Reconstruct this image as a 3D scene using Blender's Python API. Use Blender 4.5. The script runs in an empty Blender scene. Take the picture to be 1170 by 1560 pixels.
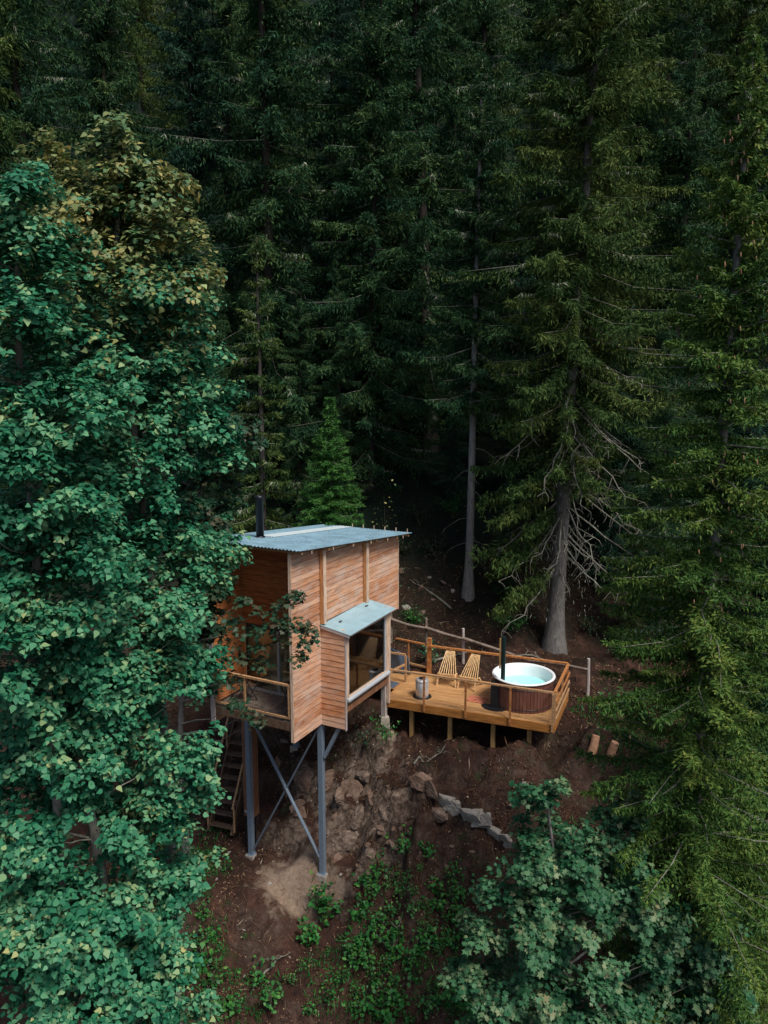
import bpy, math, random
import numpy as np
from mathutils import Vector, Matrix, noise as mn

random.seed(4)
scene = bpy.context.scene
COL = scene.collection
R = math.radians
PI = math.pi

# ------------------------------------------------------------------ camera
F, TH, CAMH = 1200.0, R(9.3), 9.8
CT, ST = math.cos(TH), math.sin(TH)
cam_d = bpy.data.cameras.new('camera')
cam = bpy.data.objects.new('camera', cam_d)
COL.objects.link(cam)
cam.location = (0, 0, CAMH)
cam.rotation_euler = (PI / 2 - TH, 0, 0)
cam_d.sensor_fit = 'VERTICAL'
cam_d.sensor_height = 24
cam_d.lens = 24 * F / 1560
cam_d.clip_start = 0.1
cam_d.clip_end = 2000
scene.camera = cam


def ray(px, py):
    xn, yn = (px - 585) / F, (py - 780) / F
    return np.array([xn, CT - yn * ST, -(ST + yn * CT)])


def aty(px, py, Y):
    r = ray(px, py)
    t = Y / r[1]
    return Vector((r[0] * t, Y, CAMH + r[2] * t))


# ------------------------------------------------------------------ object helpers
def tag(o, label=None, cat=None, group=None, kind=None):
    if label: o['label'] = label
    if cat: o['category'] = cat
    if group: o['group'] = group
    if kind: o['kind'] = kind
    return o


def empty(name, loc, rz=0, label=None, cat=None, group=None):
    o = bpy.data.objects.new(name, None)
    COL.objects.link(o)
    o.location = loc
    o.rotation_euler = (0, 0, rz)
    o.empty_display_size = 0.2
    return tag(o, label, cat, group)


def link(name, me, mat, parent=None):
    o = bpy.data.objects.new(name, me)
    COL.objects.link(o)
    if mat and not me.materials:
        me.materials.append(mat)
    if parent: o.parent = parent
    return o


def copy_tree(o, parent=None):
    c = o.copy()
    COL.objects.link(c)
    if parent: c.parent = parent
    for ch in list(o.children):
        copy_tree(ch, c)
    return c


class MB:
    """collects polygons and links them as one mesh object"""
    def __init__(s):
        s.v, s.f, s.sm = [], [], []

    def add(s, vs, fs, smooth=False):
        b = len(s.v)
        s.v += [tuple(v) for v in vs]
        s.f += [tuple(b + i for i in f) for f in fs]
        s.sm += [smooth] * len(fs)
        return s

    def hexa(s, p):
        return s.add(p, [(0, 3, 2, 1), (4, 5, 6, 7), (0, 1, 5, 4), (1, 2, 6, 5), (2, 3, 7, 6), (3, 0, 4, 7)])

    def box(s, x0, x1, y0, y1, z0, z1):
        return s.hexa([(x0, y0, z0), (x1, y0, z0), (x1, y1, z0), (x0, y1, z0),
                       (x0, y0, z1), (x1, y0, z1), (x1, y1, z1), (x0, y1, z1)])

    def bar(s, a, b, w, h, up=(0, 0, 1)):
        a, b = Vector(a), Vector(b)
        d = (b - a).normalized()
        up = Vector(up)
        if abs(d.dot(up)) > .98: up = Vector((1, 0, 0))
        x = d.cross(up).normalized() * (w / 2)
        y = x.cross(d).normalized() * (h / 2)
        return s.hexa([a - x - y, a + x - y, a + x + y, a - x + y, b - x - y, b + x - y, b + x + y, b - x + y])

    def tube(s, pts, rad, n=8, cap=True):
        pts = [Vector(p) for p in pts]
        if not hasattr(rad, '__len__'): rad = [rad] * len(pts)
        b, vs, fs = 0, [], []
        ref = None
        for i, p in enumerate(pts):
            d = (pts[min(i + 1, len(pts) - 1)] - pts[max(i - 1, 0)]).normalized()
            if ref is None:
                ref = d.cross(Vector((0.31, 0.92, 0.2))).normalized()
            x = (ref - d * ref.dot(d)).normalized()
            ref = x
            y = d.cross(x)
            for k in range(n):
                t = 2 * PI * k / n
                vs.append(p + (x * math.cos(t) + y * math.sin(t)) * rad[i])
        for i in range(len(pts) - 1):
            for k in range(n):
                k2 = (k + 1) % n
                fs.append((i * n + k, i * n + k2, (i + 1) * n + k2, (i + 1) * n + k))
        s.add(vs, fs, True)
        if cap:
            m = len(vs)
            s.add(vs[:n], [tuple(range(n - 1, -1, -1))])
            s.add(vs[m - n:], [tuple(range(n))])
        return s

    def lathe(s, prof, n=32, c=(0, 0, 0), smooth=True):
        vs, fs = [], []
        for r, z in prof:
            for k in range(n):
                t = 2 * PI * k / n
                vs.append((c[0] + r * math.cos(t), c[1] + r * math.sin(t), c[2] + z))
        for i in range(len(prof) - 1):
            for k in range(n):
                k2 = (k + 1) % n
                fs.append((i * n + k, i * n + k2, (i + 1) * n + k2, (i + 1) * n + k))
        return s.add(vs, fs, smooth)

    def build(s, name, mat, parent=None):
        me = bpy.data.meshes.new(name)
        me.from_pydata(s.v, [], s.f)
        me.polygons.foreach_set('use_smooth', s.sm)
        me.update()
        return link(name, me, mat, parent)


def np_mesh(name, V, k, tint=None, smooth=False):
    """V: (N,k,3) array of N k-gons"""
    n = V.shape[0]
    me = bpy.data.meshes.new(name)
    me.vertices.add(n * k)
    me.vertices.foreach_set('co', V.reshape(-1).astype(np.float32))
    me.loops.add(n * k)
    me.loops.foreach_set('vertex_index', np.arange(n * k, dtype=np.int32))
    me.polygons.add(n)
    me.polygons.foreach_set('loop_start', np.arange(0, n * k, k, dtype=np.int32))
    if tint is not None:
        a = me.attributes.new('tint', 'FLOAT', 'FACE')
        a.data.foreach_set('value', tint.astype(np.float32))
    me.update()
    me.validate()
    return me


# ------------------------------------------------------------------ materials
class NT:
    def __init__(s, name):
        s.m = bpy.data.materials.new(name)
        s.m.use_nodes = True
        s.t = s.m.node_tree
        s.b = s.t.nodes['Principled BSDF']
        s.out = s.t.nodes['Material Output']

    def n(s, typ, **kw):
        o = s.t.nodes.new(typ)
        for k, v in kw.items(): setattr(o, k, v)
        return o

    def l(s, a, b): s.t.links.new(a, b)

    def set(s, **kw):
        for k, v in kw.items():
            s.b.inputs[k.replace('_', ' ')].default_value = v
        return s

    def noise(s, scale, detail=4, rough=.6, vec=None, dist=0):
        o = s.n('ShaderNodeTexNoise')
        o.inputs['Scale'].default_value = scale
        o.inputs['Detail'].default_value = detail
        o.inputs['Roughness'].default_value = rough
        o.inputs['Distortion'].default_value = dist
        if vec: s.l(vec, o.inputs['Vector'])
        return o.outputs['Fac']

    def coord(s, scale=(1, 1, 1), kind='Object', rot=(0, 0, 0)):
        tc = s.n('ShaderNodeTexCoord')
        mp = s.n('ShaderNodeMapping')
        mp.inputs['Scale'].default_value = scale
        mp.inputs['Rotation'].default_value = rot
        s.l(tc.outputs[kind], mp.inputs['Vector'])
        return mp.outputs['Vector']

    def pos(s):
        return s.n('ShaderNodeNewGeometry').outputs['Position']

    def ramp(s, fac, stops):
        o = s.n('ShaderNodeValToRGB')
        e = o.color_ramp.elements
        while len(e) < len(stops): e.new(.5)
        for i, (p, c) in enumerate(stops):
            e[i].position = p
            e[i].color = (*c, 1) if hasattr(c, '__len__') else (c, c, c, 1)
        s.l(fac, o.inputs['Fac'])
        return o.outputs['Color']

    def mix(s, fac, a, b, mode='MIX'):
        o = s.n('ShaderNodeMix', data_type='RGBA', blend_type=mode)
        for sock, v in ((o.inputs[0], fac), (o.inputs[6], a), (o.inputs[7], b)):
            if hasattr(v, 'is_linked'): s.l(v, sock)
            else: sock.default_value = v if not hasattr(v, '__len__') else ((*v, 1) if len(v) == 3 else v)
        return o.outputs[2]

    def math(s, op, a, b=0.0, clamp=False):
        o = s.n('ShaderNodeMath', operation=op, use_clamp=clamp)
        for i, v in enumerate((a, b)):
            if hasattr(v, 'is_linked'): s.l(v, o.inputs[i])
            else: o.inputs[i].default_value = v
        return o.outputs[0]

    def island(s):
        return s.n('ShaderNodeNewGeometry').outputs['Random Per Island']

    def attr(s, name):
        return s.n('ShaderNodeAttribute', attribute_name=name).outputs['Fac']

    def color(s, c):
        s.l(c, s.b.inputs['Base Color'])
        return s

    def bump(s, h, strength=.5, dist=.02):
        o = s.n('ShaderNodeBump')
        o.inputs['Strength'].default_value = strength
        o.inputs['Distance'].default_value = dist
        s.l(h, o.inputs['Height'])
        s.l(o.outputs['Normal'], s.b.inputs['Normal'])
        return s


def wood(name, c0, c1, c2, grain=(3, 60, 60), weather=None, rough=.7):
    t = NT(name)
    v = t.coord(grain)
    g = t.noise(1.0, 5, .65, v)
    isl = t.island()
    base = t.ramp(isl, [(0, c0), (.5, c1), (1, c2)])
    gr = t.ramp(g, [(.33, (.50, .45, .41)), (.58, (1.1, 1.07, 1.05))])
    c = t.mix(1.0, base, gr, 'MULTIPLY')
    if weather:
        w = t.noise(1.3, 6, .68, t.coord((.8, 1, 1.6)), .6)
        c = t.mix(t.ramp(w, [(.44, 0.0), (.64, .75)]), c, weather)
        w2 = t.noise(2.6, 5, .7, t.coord((.7, 1, 2.5)), .8)
        c = t.mix(t.ramp(w2, [(.56, 0.0), (.70, .55)]), c, (.20, .10, .06))
    t.color(c)
    t.set(Roughness=rough)
    t.b.inputs['Specular IOR Level'].default_value = .3
    t.bump(g, .35, .01)
    return t.m


def plain(name, c, rough=.6, metal=0, var=.12, scale=8, bump=0):
    t = NT(name)
    n = t.noise(scale, 5, .65, t.coord())
    lo = tuple(max(0, x * (1 - var * 2)) for x in c)
    hi = tuple(min(1, x * (1 + var * 2)) for x in c)
    t.color(t.ramp(n, [(.3, lo), (.7, hi)]))
    t.set(Roughness=rough, Metallic=metal)
    if bump: t.bump(n, bump, .02)
    return t.m


def leafmat(name, stops, attr=True, rough=.5, trans=.25, spec=.35):
    t = NT(name)
    f = t.island()
    if attr:
        f = t.math('ADD', t.math('MULTIPLY', f, .45), t.math('MULTIPLY', t.attr('tint'), .55))
    c = t.ramp(f, stops)
    t.color(c)
    t.set(Roughness=rough)
    t.b.inputs['Specular IOR Level'].default_value = spec
    tr = t.n('ShaderNodeBsdfTranslucent')
    t.l(c, tr.inputs['Color'])
    mx = t.n('ShaderNodeMixShader')
    mx.inputs[0].default_value = trans
    t.l(t.b.outputs[0], mx.inputs[1])
    t.l(tr.outputs[0], mx.inputs[2])
    t.l(mx.outputs[0], t.out.inputs['Surface'])
    return t.m


def bark(name, c0, c1, scale=1.0, lichen=None):
    t = NT(name)
    v = t.coord((14 * scale, 14 * scale, 3 * scale))
    n = t.noise(1, 6, .7, v, .4)
    c = t.ramp(n, [(.32, c0), (.66, c1)])
    if lichen:
        l = t.noise(5, 5, .7, t.coord((1, 1, .6)))
        c = t.mix(t.ramp(l, [(.52, 0.0), (.66, .8)]), c, lichen)
    t.color(c).set(Roughness=.9)
    t.b.inputs['Specular IOR Level'].default_value = .15
    t.bump(n, .8, .03)
    return t.m


M = {}
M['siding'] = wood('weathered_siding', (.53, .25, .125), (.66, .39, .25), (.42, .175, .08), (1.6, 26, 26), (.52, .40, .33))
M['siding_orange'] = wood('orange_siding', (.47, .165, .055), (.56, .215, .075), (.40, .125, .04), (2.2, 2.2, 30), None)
M['siding_bay'] = wood('bay_siding', (.58, .29, .155), (.66, .36, .21), (.52, .225, .105), (2.2, 2.2, 30), (.62, .44, .33))
M['trim'] = wood('batten_wood', (.52, .23, .09), (.56, .27, .11), (.60, .31, .14), (30, 30, 3), None)
M['pale_trim'] = wood('pale_edge_wood', (.62, .46, .34), (.66, .50, .38), (.58, .42, .30), (30, 30, 3), None)
M['grey_trim'] = wood('grey_edge_wood', (.40, .36, .34), (.45, .40, .38), (.36, .32, .31), (30, 30, 3), None)
M['rail'] = wood('rail_wood', (.42, .25, .13), (.48, .29, .15), (.36, .20, .10), (20, 20, 20), None)
M['deck'] = wood('deck_boards', (.50, .275, .115), (.56, .32, .14), (.44, .235, .09), (2, 30, 30), None, .6)
M['deck_edge'] = wood('deck_edge_wood', (.40, .16, .04), (.44, .19, .05), (.36, .135, .03), (2, 30, 30), None, .55)
M['deck_post'] = wood('deck_post_wood', (.44, .28, .10), (.48, .30, .12), (.40, .24, .09), (30, 30, 3), None)
M['deck_rail'] = wood('stained_rail_wood', (.40, .15, .05), (.46, .20, .07), (.34, .12, .035), (12, 12, 12), None)
M['chair'] = wood('chair_wood', (.66, .43, .20), (.72, .49, .25), (.60, .37, .16), (12, 12, 12), None, .5)
M['old_wood'] = wood('old_grey_wood', (.16, .13, .11), (.22, .18, .15), (.12, .095, .08), (6, 6, 6), None, .9)
M['chase'] = wood('chase_wood', (.21, .10, .055), (.25, .12, .065), (.18, .085, .045), (20, 20, 2), None)
M['stair'] = wood('stair_wood', (.10, .065, .045), (.13, .08, .05), (.15, .10, .07), (8, 8, 8), None, .85)
M['stave'] = wood('brown_staves', (.16, .066, .046), (.19, .08, .055), (.135, .054, .038), (30, 30, 3), None, .55)
M['interior'] = wood('interior_wood', (.64, .50, .34), (.68, .54, .38), (.60, .46, .30), (4, 4, 20), None)
M['steel'] = plain('painted_steel', (.19, .245, .31), .45, .25, .06)
M['galv'] = plain('galvanised_steel', (.24, .39, .48), .42, .3, .13, 2.2)
M['bay_metal'] = plain('bay_roof_metal', (.33, .49, .55), .40, .3, .06, 3)
M['flash'] = plain('grey_flashing', (.50, .53, .56), .4, .3, .05)
M['poly'] = leafmat('pale_roof_sheet', [(0, (.72, .80, .82)), (1, (.74, .82, .84))], False, .35, .5, .4)
M['black'] = plain('black_steel', (.012, .014, .018), .4, .3, .1)
M['flue'] = plain('tub_flue_enamel', (.012, .03, .03), .3, .2, .1)
M['inox'] = plain('brushed_steel', (.70, .71, .72), .28, .6, .06, 20)
M['white'] = plain('white_liner', (.82, .85, .86), .18, 0, .02)
M['frame'] = plain('grey_window_frame', (.42, .47, .53), .4, .1, .04)
M['dark_frame'] = plain('dark_window_frame', (.03, .034, .04), .4, .1, .04)
M['concrete'] = plain('concrete', (.33, .28, .23), .9, 0, .15, 6, .3)
M['fabric_blue'] = plain('blue_tarp_cloth', (.12, .20, .32), .7, 0, .15, 4)
M['mat'] = plain('slate_mat_cloth', (.07, .09, .13), .95, 0, .2, 30)
M['cushion'] = plain('brown_cushion_cloth', (.20, .12, .07), .9, 0, .2, 10)
M['curtain'] = plain('grey_curtain_cloth', (.34, .38, .37), .9, 0, .1, 10)
M['net'] = plain('black_netting', (.05, .04, .04), .7, 0, .05)
M['lichen'] = leafmat('pale_lichen', [(0, (.26, .29, .22)), (.5, (.36, .38, .29)), (1, (.46, .45, .36))], False, .95, .1, .05)
M['dead'] = bark('dead_branch_bark', (.10, .09, .075), (.24, .23, .19), 1, (.30, .33, .26))
M['bark'] = bark('spruce_bark', (.045, .036, .03), (.115, .098, .088), 1)
M['bark_dark'] = bark('dark_spruce_bark', (.018, .016, .014), (.055, .047, .042), 1)
M['bark_grey'] = bark('grey_spruce_bark', (.07, .064, .062), (.19, .175, .165), 1, (.17, .18, .15))
M['bark_light'] = bark('light_spruce_bark', (.13, .12, .115), (.30, .28, .265), 1, (.26, .27, .23))
M['bark_pale'] = bark('pale_aspen_bark', (.05, .045, .04), (.26, .24, .21), .7)
M['stem'] = plain('green_brown_stem', (.06, .055, .03), .8)

G0, G1, G2, G3 = (.008, .033, .020), (.022, .068, .031), (.062, .12, .038), (.15, .18, .06)
M['needle'] = leafmat('spruce_needles', [(0, G0), (.4, G1), (.75, G2), (1, G3)], True, .75, .2, .12)
M['needle_olive'] = leafmat('olive_spruce_needles', [(0, (.012, .042, .016)), (.4, (.044, .088, .024)), (.75, (.105, .145, .036)), (1, (.19, .205, .06))], True, .75, .2, .12)
M['needle_right'] = leafmat('fresh_spruce_needles', [(0, (.012, .050, .014)), (.4, (.050, .118, .024)), (.75, (.125, .19, .036)), (1, (.26, .27, .06))], True, .65, .2, .15)
M['needle_bright'] = leafmat('young_spruce_needles', [(0, (.022, .08, .020)), (.4, (.042, .135, .028)), (.75, (.075, .19, .04)), (1, (.12, .24, .06))], True, .65, .2, .15)
M['needle_blue'] = leafmat('bluish_spruce_needles', [(0, (.007, .032, .024)), (.5, (.020, .068, .042)), (1, (.06, .12, .065))], True, .7, .2, .15)
LT = [(0, (.007, .065, .038)), (.25, (.014, .12, .062)), (.48, (.038, .20, .10)), (.68, (.12, .31, .16)), (.85, (.28, .38, .17)), (1, (.48, .40, .15))]
M['leaf_teal'] = leafmat('aspen_leaves', LT, True, .5, .28, .2)
M['leaf_gold'] = leafmat('turning_aspen_leaves', [(0, (.03, .11, .055)), (.3, (.09, .18, .075)), (.6, (.23, .25, .09)), (.85, (.38, .31, .10)), (1, (.55, .42, .12))], True, .5, .25, .3)
M['leaf_dark'] = leafmat('dark_maple_leaves', [(0, (.010, .04, .022)), (.45, (.02, .07, .034)), (.7, (.05, .06, .028)), (.9, (.09, .05, .034)), (1, (.22, .06, .045))], True, .5, .2, .3)
M['leaf_grey'] = leafmat('greygreen_maple_leaves', [(0, (.010, .065, .030)), (.3, (.022, .10, .044)), (.55, (.06, .165, .075)), (.8, (.18, .24, .12)), (1, (.38, .30, .17))], True, .5, .25, .2)
M['leaf_bright'] = leafmat('bright_ground_leaves', [(0, (.014, .09, .022)), (.5, (.03, .16, .035)), (.85, (.075, .23, .04)), (1, (.2, .26, .05))], True, .5, .25, .3)
M['cone'] = plain('cone_scales', (.30, .17, .085), .8)


def glass(name):
    t = NT(name)
    t.t.nodes.remove(t.b)
    fr = t.n('ShaderNodeFresnel'); fr.inputs['IOR'].default_value = 1.5
    gl = t.n('ShaderNodeBsdfGlossy'); gl.inputs['Roughness'].default_value = .06
    tr = t.n('ShaderNodeBsdfTransparent'); tr.inputs['Color'].default_value = (.86, .93, .90, 1)
    mx = t.n('ShaderNodeMixShader')
    t.l(t.math('MULTIPLY', fr.outputs[0], 1.5, True), mx.inputs[0])
    t.l(tr.outputs[0], mx.inputs[1]); t.l(gl.outputs[0], mx.inputs[2])
    t.l(mx.outputs[0], t.out.inputs['Surface'])
    return t.m


M['glass'] = glass('window_glass')
t = NT('tub_water')
t.set(Base_Color=(.34, .78, .75, 1), Roughness=.05)
t.bump(t.noise(9, 3, .5, t.coord()), .25, .02)
M['water'] = t.m

t = NT('red_patterned_rug')
v = t.coord((14, 14, 14))
t.color(t.ramp(t.noise(1.2, 3, .5, v), [(.36, (.16, .05, .035)), (.48, (.58, .14, .07)), (.6, (.68, .30, .18)), (.68, (.30, .07, .05))])).set(Roughness=.95)
M['rug'] = t.m

# ground
t = NT('forest_soil')
p = t.pos()
geo = t.n('ShaderNodeNewGeometry')
sep = t.n('ShaderNodeSeparateXYZ'); t.l(p, sep.inputs[0])
sn = t.n('ShaderNodeSeparateXYZ'); t.l(geo.outputs['Normal'], sn.inputs[0])
na = t.noise(1.3, 8, .68, p)
nb = t.noise(9, 6, .7, p)
nc = t.noise(.5, 5, .6, p)
soil = t.ramp(na, [(.3, (.016, .010, .008)), (.5, (.042, .020, .014)), (.62, (.070, .034, .024)), (.78, (.105, .062, .043))])
soil = t.mix(t.ramp(nb, [(.35, .75), (.55, 0.0)]), soil, (.014, .009, .008))
moss = t.ramp(t.noise(2.1, 7, .7, p), [(.56, 0.0), (.66, .75)])
soil = t.mix(moss, soil, (.022, .034, .012))
rockc = t.ramp(t.noise(3.0, 8, .7, p, 1.2), [(.34, (.022, .016, .013)), (.46, (.10, .07, .053)), (.58, (.22, .16, .122)), (.70, (.40, .31, .245))])
steep = t.math('ADD', sn.outputs['Z'], t.math('MULTIPLY', t.math('SUBTRACT', na, .5), .9))
rockmask = t.ramp(steep, [(.55, 1.0), (.78, 0.0)])
# bare rock is only found on the cut slope round the house
dx = t.math('DIVIDE', t.math('SUBTRACT', sep.outputs['X'], -1.5), 2.6)
dy = t.math('DIVIDE', t.math('SUBTRACT', sep.outputs['Y'], 22.4), 2.4)
dd = t.math('SQRT', t.math('ADD', t.math('MULTIPLY', dx, dx), t.math('MULTIPLY', dy, dy)))
zone = t.ramp(t.math('ADD', dd, t.math('SUBTRACT', nc, .5)), [(.7, 1.0), (1.15, .22)])
soil = t.mix(t.math('MULTIPLY', rockmask, zone), soil, rockc)
sx = t.math('DIVIDE', t.math('SUBTRACT', sep.outputs['X'], -2.65), 1.5)
sy = t.math('DIVIDE', t.math('SUBTRACT', sep.outputs['Y'], 21.35), 1.15)
sd = t.math('SQRT', t.math('ADD', t.math('MULTIPLY', sx, sx), t.math('MULTIPLY', sy, sy)))
sd = t.math('ADD', sd, t.math('ADD', t.math('MULTIPLY', t.math('SUBTRACT', na, .5), 2.6), t.math('MULTIPLY', t.math('SUBTRACT', nb, .5), 1.1)))
sandc = t.ramp(nb, [(.3, (.16, .112, .08)), (.65, (.29, .215, .16))])
soil = t.mix(t.ramp(sd, [(.45, 1.0), (1.15, 0.0)]), soil, sandc)
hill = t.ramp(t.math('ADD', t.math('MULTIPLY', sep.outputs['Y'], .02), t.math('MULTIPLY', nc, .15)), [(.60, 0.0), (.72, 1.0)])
soil = t.mix(hill, soil, (.008, .016, .010))  # hillside painted near-black to stand in for the shade between the spruces
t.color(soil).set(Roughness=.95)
t.b.inputs['Specular IOR Level'].default_value = .15
bh = t.math('ADD', nb, t.math('MULTIPLY', t.noise(28, 4, .7, p), .5))
t.bump(bh, .9, .06)
M['soil'] = t.m

t = NT('broken_rock')
v = t.coord((1, 1, 1))
n1 = t.noise(2.2, 8, .7, v, .8)
oi = t.n('ShaderNodeObjectInfo')
c = t.ramp(n1, [(.32, (.04, .03, .024)), (.48, (.14, .10, .075)), (.66, (.31, .235, .185))])
c = t.mix(t.math('MULTIPLY', oi.outputs['Random'], .5), c, (.20, .10, .06))
t.color(c).set(Roughness=.92)
t.bump(t.noise(9, 6, .7, v), .7, .04)
M['rock'] = t.m
t = NT('pale_rock')
n1 = t.noise(3, 8, .7, t.coord(), .8)
t.color(t.ramp(n1, [(.3, (.16, .14, .12)), (.55, (.33, .30, .26)), (.75, (.50, .46, .42))])).set(Roughness=.9)
t.bump(t.noise(9, 6, .7, t.coord()), .7, .04)
M['rock_pale'] = t.m
M['log_end'] = plain('fresh_cut_wood', (.56, .30, .17), .8, 0, .15, 10)
M['litter'] = leafmat('leaf_litter', [(0, (.03, .018, .012)), (.5, (.08, .043, .024)), (.82, (.15, .088, .05)), (.96, (.24, .17, .10)), (1, (.42, .37, .30))], False, .9, .05, .1)

# ------------------------------------------------------------------ terrain
BASE = [(-30, -30), (0, -19), (10, -13), (14, -10.3), (16, -8.6), (18.2, -6.3), (20.3, -3.6), (22, -1.4), (24, -.7), (26, -.1),
        (27.6, .4), (29.5, 1.8), (33, 4.7), (40, 9), (60, 20), (80, 33), (160, 98), (260, 175)]
BY = np.array([b[0] for b in BASE], float); BZ = np.array([b[1] for b in BASE], float)
CP = np.array([
    (-3.5, 20.3, -5.1), (-6, 20, -5.4), (-9, 20, -6), (-2, 18.2, -6.8), (1, 18.2, -6.7), (-5, 18, -6.9), (4, 18, -6.2), (7, 18, -5.5),
    (0, 16, -8.6), (-8, 16, -9), (6, 16, -8.5), (-1.79, 21.41, -4.88), (-4.24, 22.69, -4.86), (-2.9, 21.5, -4.92), (-3.1, 22.2, -4.8), (-5.3, 23.4, -4.6),
    (-7, 23, -4.6), (-10, 23, -4.8), (-3.4, 23.6, -3.7), (-2.5, 23.0, -3.4), (-2.4, 24.3, -2.3), (-4.5, 25.3, -2.7), (-2, 25.8, -1.0), (-4, 27, -.6), (-8, 27, -1.5),
    (-12, 27, -1.5), (-1, 21.8, -4.3), (-.8, 22.6, -2.7), (-.16, 23.3, -.8), (.2, 22.5, -1.9), (-.2, 21.4, -3.7), (.1, 20.4, -4.7),
    (.77, 23, -1.2), (2.5, 22.3, -1.2), (4.29, 21.5, -1.2), (5.6, 21.2, -1.2), (1.5, 21.5, -2.2), (3, 20.9, -2.1), (4.2, 20.5, -1.9),
    (2.8, 19.8, -3.4), (1.2, 20, -4.2), (5, 19.6, -2.9), (7, 20.5, -1.6), (6.1, 21.5, -.85), (7, 23.5, -.5), (6.61, 24.3, -.35), (5.1, 22.3, -2.0), (2.5, 23.6, -1.1), (4.2, 23.6, -.9),
    (1.5, 26.3, 0.0), (3.5, 25.6, -.2), (6.2, 24.7, -.25), (2.77, 26.5, .2), (.36, 27.5, .6), (0, 25, -.6), (6.16, 27.6, .3), (3.24, 29.5, 1.76),
    (0, 30, 2.2), (1.8, 33, 4.7), (-5, 30, 1.5), (-10, 30, 1.0), (10, 28, .8), (10, 33, 3.5), (-10, 35, 4.5), (5, 34, 4.7)], float)
CRES = CP[:, 2] - np.interp(CP[:, 1], BY, BZ)


def vnoise(x, y, seed):
    xi, yi = np.floor(x).astype(np.int64), np.floor(y).astype(np.int64)
    xf, yf = x - xi, y - yi
    u, v = xf * xf * (3 - 2 * xf), yf * yf * (3 - 2 * yf)

    def h(a, b):
        n = (a * 374761393 + b * 668265263 + seed * 1442695041) & 0x7fffffff
        n = ((n ^ (n >> 13)) * 1274126177) & 0x7fffffff
        return ((n ^ (n >> 16)) & 0xffff) / 65535.0
    return (h(xi, yi) * (1 - u) + h(xi + 1, yi) * u) * (1 - v) + (h(xi, yi + 1) * (1 - u) + h(xi + 1, yi + 1) * u) * v


def cells(x, y, seed):
    """random tilt-block value of the nearest cell"""
    xi, yi = np.floor(x).astype(np.int64), np.floor(y).astype(np.int64)
    best = np.full(x.shape, 1e9); val = np.zeros(x.shape)

    def h(a, b, k):
        n = (a * 374761393 + b * 668265263 + (seed + k) * 1442695041) & 0x7fffffff
        n = ((n ^ (n >> 13)) * 1274126177) & 0x7fffffff
        return ((n ^ (n >> 16)) & 0xffff) / 65535.0
    for i in (-1, 0, 1):
        for j in (-1, 0, 1):
            cx, cy = xi + i, yi + j
            px, py = cx + h(cx, cy, 1), cy + h(cx, cy, 2)
            d = (x - px) ** 2 + (y - py) ** 2
            v = h(cx, cy, 3) + (x - px) * (h(cx, cy, 4) - .5) * 1.2 + (y - py) * (h(cx, cy, 5) - .5) * 1.2
            m = d < best
            best = np.where(m, d, best); val = np.where(m, v, val)
    return val


def fbm(x, y, seed, o=5, g=.5):
    s, a, f = 0, 1, 1
    for i in range(o):
        s = s + a * (vnoise(x * f, y * f, seed + i * 7) - .5)
        a *= g; f *= 2.03
    return s


def height(x, y, rough=True):
    x, y = np.atleast_1d(np.asarray(x, float)), np.atleast_1d(np.asarray(y, float))
    z = np.interp(y, BY, BZ)
    num, den = np.zeros_like(z), np.full_like(z, 1e-3)
    for (cx, cy, _), r in zip(CP, CRES):
        d2 = (x - cx) ** 2 + (y - cy) ** 2 + .05
        w = d2 ** -1.8
        num += w * r; den += w
    z = z + num / den
    if rough:
        rock = np.clip(1.25 - np.sqrt(((x - .3) / 3.2) ** 2 + ((y - 21.6) / 2.4) ** 2), 0, 1)
        flat = np.clip(1.3 - np.sqrt(((x + 2.8) / 1.9) ** 2 + ((y - 21.3) / 1.5) ** 2), 0, 1)
        q = fbm(x * 1.1 + y * .5, y * .8, 3, 5, .55)
        ridge = 1 - np.abs(fbm(x * 1.6 + y * .9, y * 1.3 - x * .3, 11, 4)) * 3.2
        z = z + q * .35 * (1 - .8 * flat) + rock * (1 - flat) * (ridge - .5) * .22
        cell = cells(x * 1.5 + .5 * q, (y * 1.2 + x * .35) + .5 * q, 31)
        cell2 = cells(x * 3.4 + y * .8, y * 3.0 - x * .6, 47)
        z = z + rock * (1 - flat) * ((cell - .5) * .34 + (cell2 - .5) * .15)
        st = np.floor((z + .35 * q) / .38) * .38
        z = z * (1 - .55 * rock * (1 - flat)) + st * .55 * rock * (1 - flat)
        z = z + fbm(x * 5, y * 5, 23, 3) * .10 * (1 - .7 * flat)
        z = z - .75 * np.exp(-((x - 2.5) / .55) ** 2 - ((y - 19.75) / .28) ** 2)
    return z


xs = np.concatenate([np.arange(-160, -24, 8), np.arange(-24, -9, .6), np.arange(-9, 9.5, .085), np.arange(9.5, 24, .6), np.arange(24, 161, 8)])
ys = np.concatenate([np.arange(-30, 8, 4), np.arange(8, 15.5, .5), np.arange(15.5, 31, .085), np.arange(31, 44, .4), np.arange(44, 250, 6)])
gx, gy = np.meshgrid(xs, ys)
gz = height(gx.ravel(), gy.ravel()).reshape(gx.shape)
nx, ny = len(xs), len(ys)
V = np.stack([gx, gy, gz], -1).reshape(-1, 3)
ii, jj = np.meshgrid(np.arange(nx - 1), np.arange(ny - 1))
a = (jj * nx + ii).ravel()
Fq = np.stack([a, a + 1, a + 1 + nx, a + nx], -1)
me = bpy.data.meshes.new('ground')
me.vertices.add(len(V)); me.vertices.foreach_set('co', V.ravel().astype(np.float32))
me.loops.add(Fq.size); me.loops.foreach_set('vertex_index', Fq.ravel().astype(np.int32))
me.polygons.add(len(Fq)); me.polygons.foreach_set('loop_start', np.arange(0, Fq.size, 4, dtype=np.int32))
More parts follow.
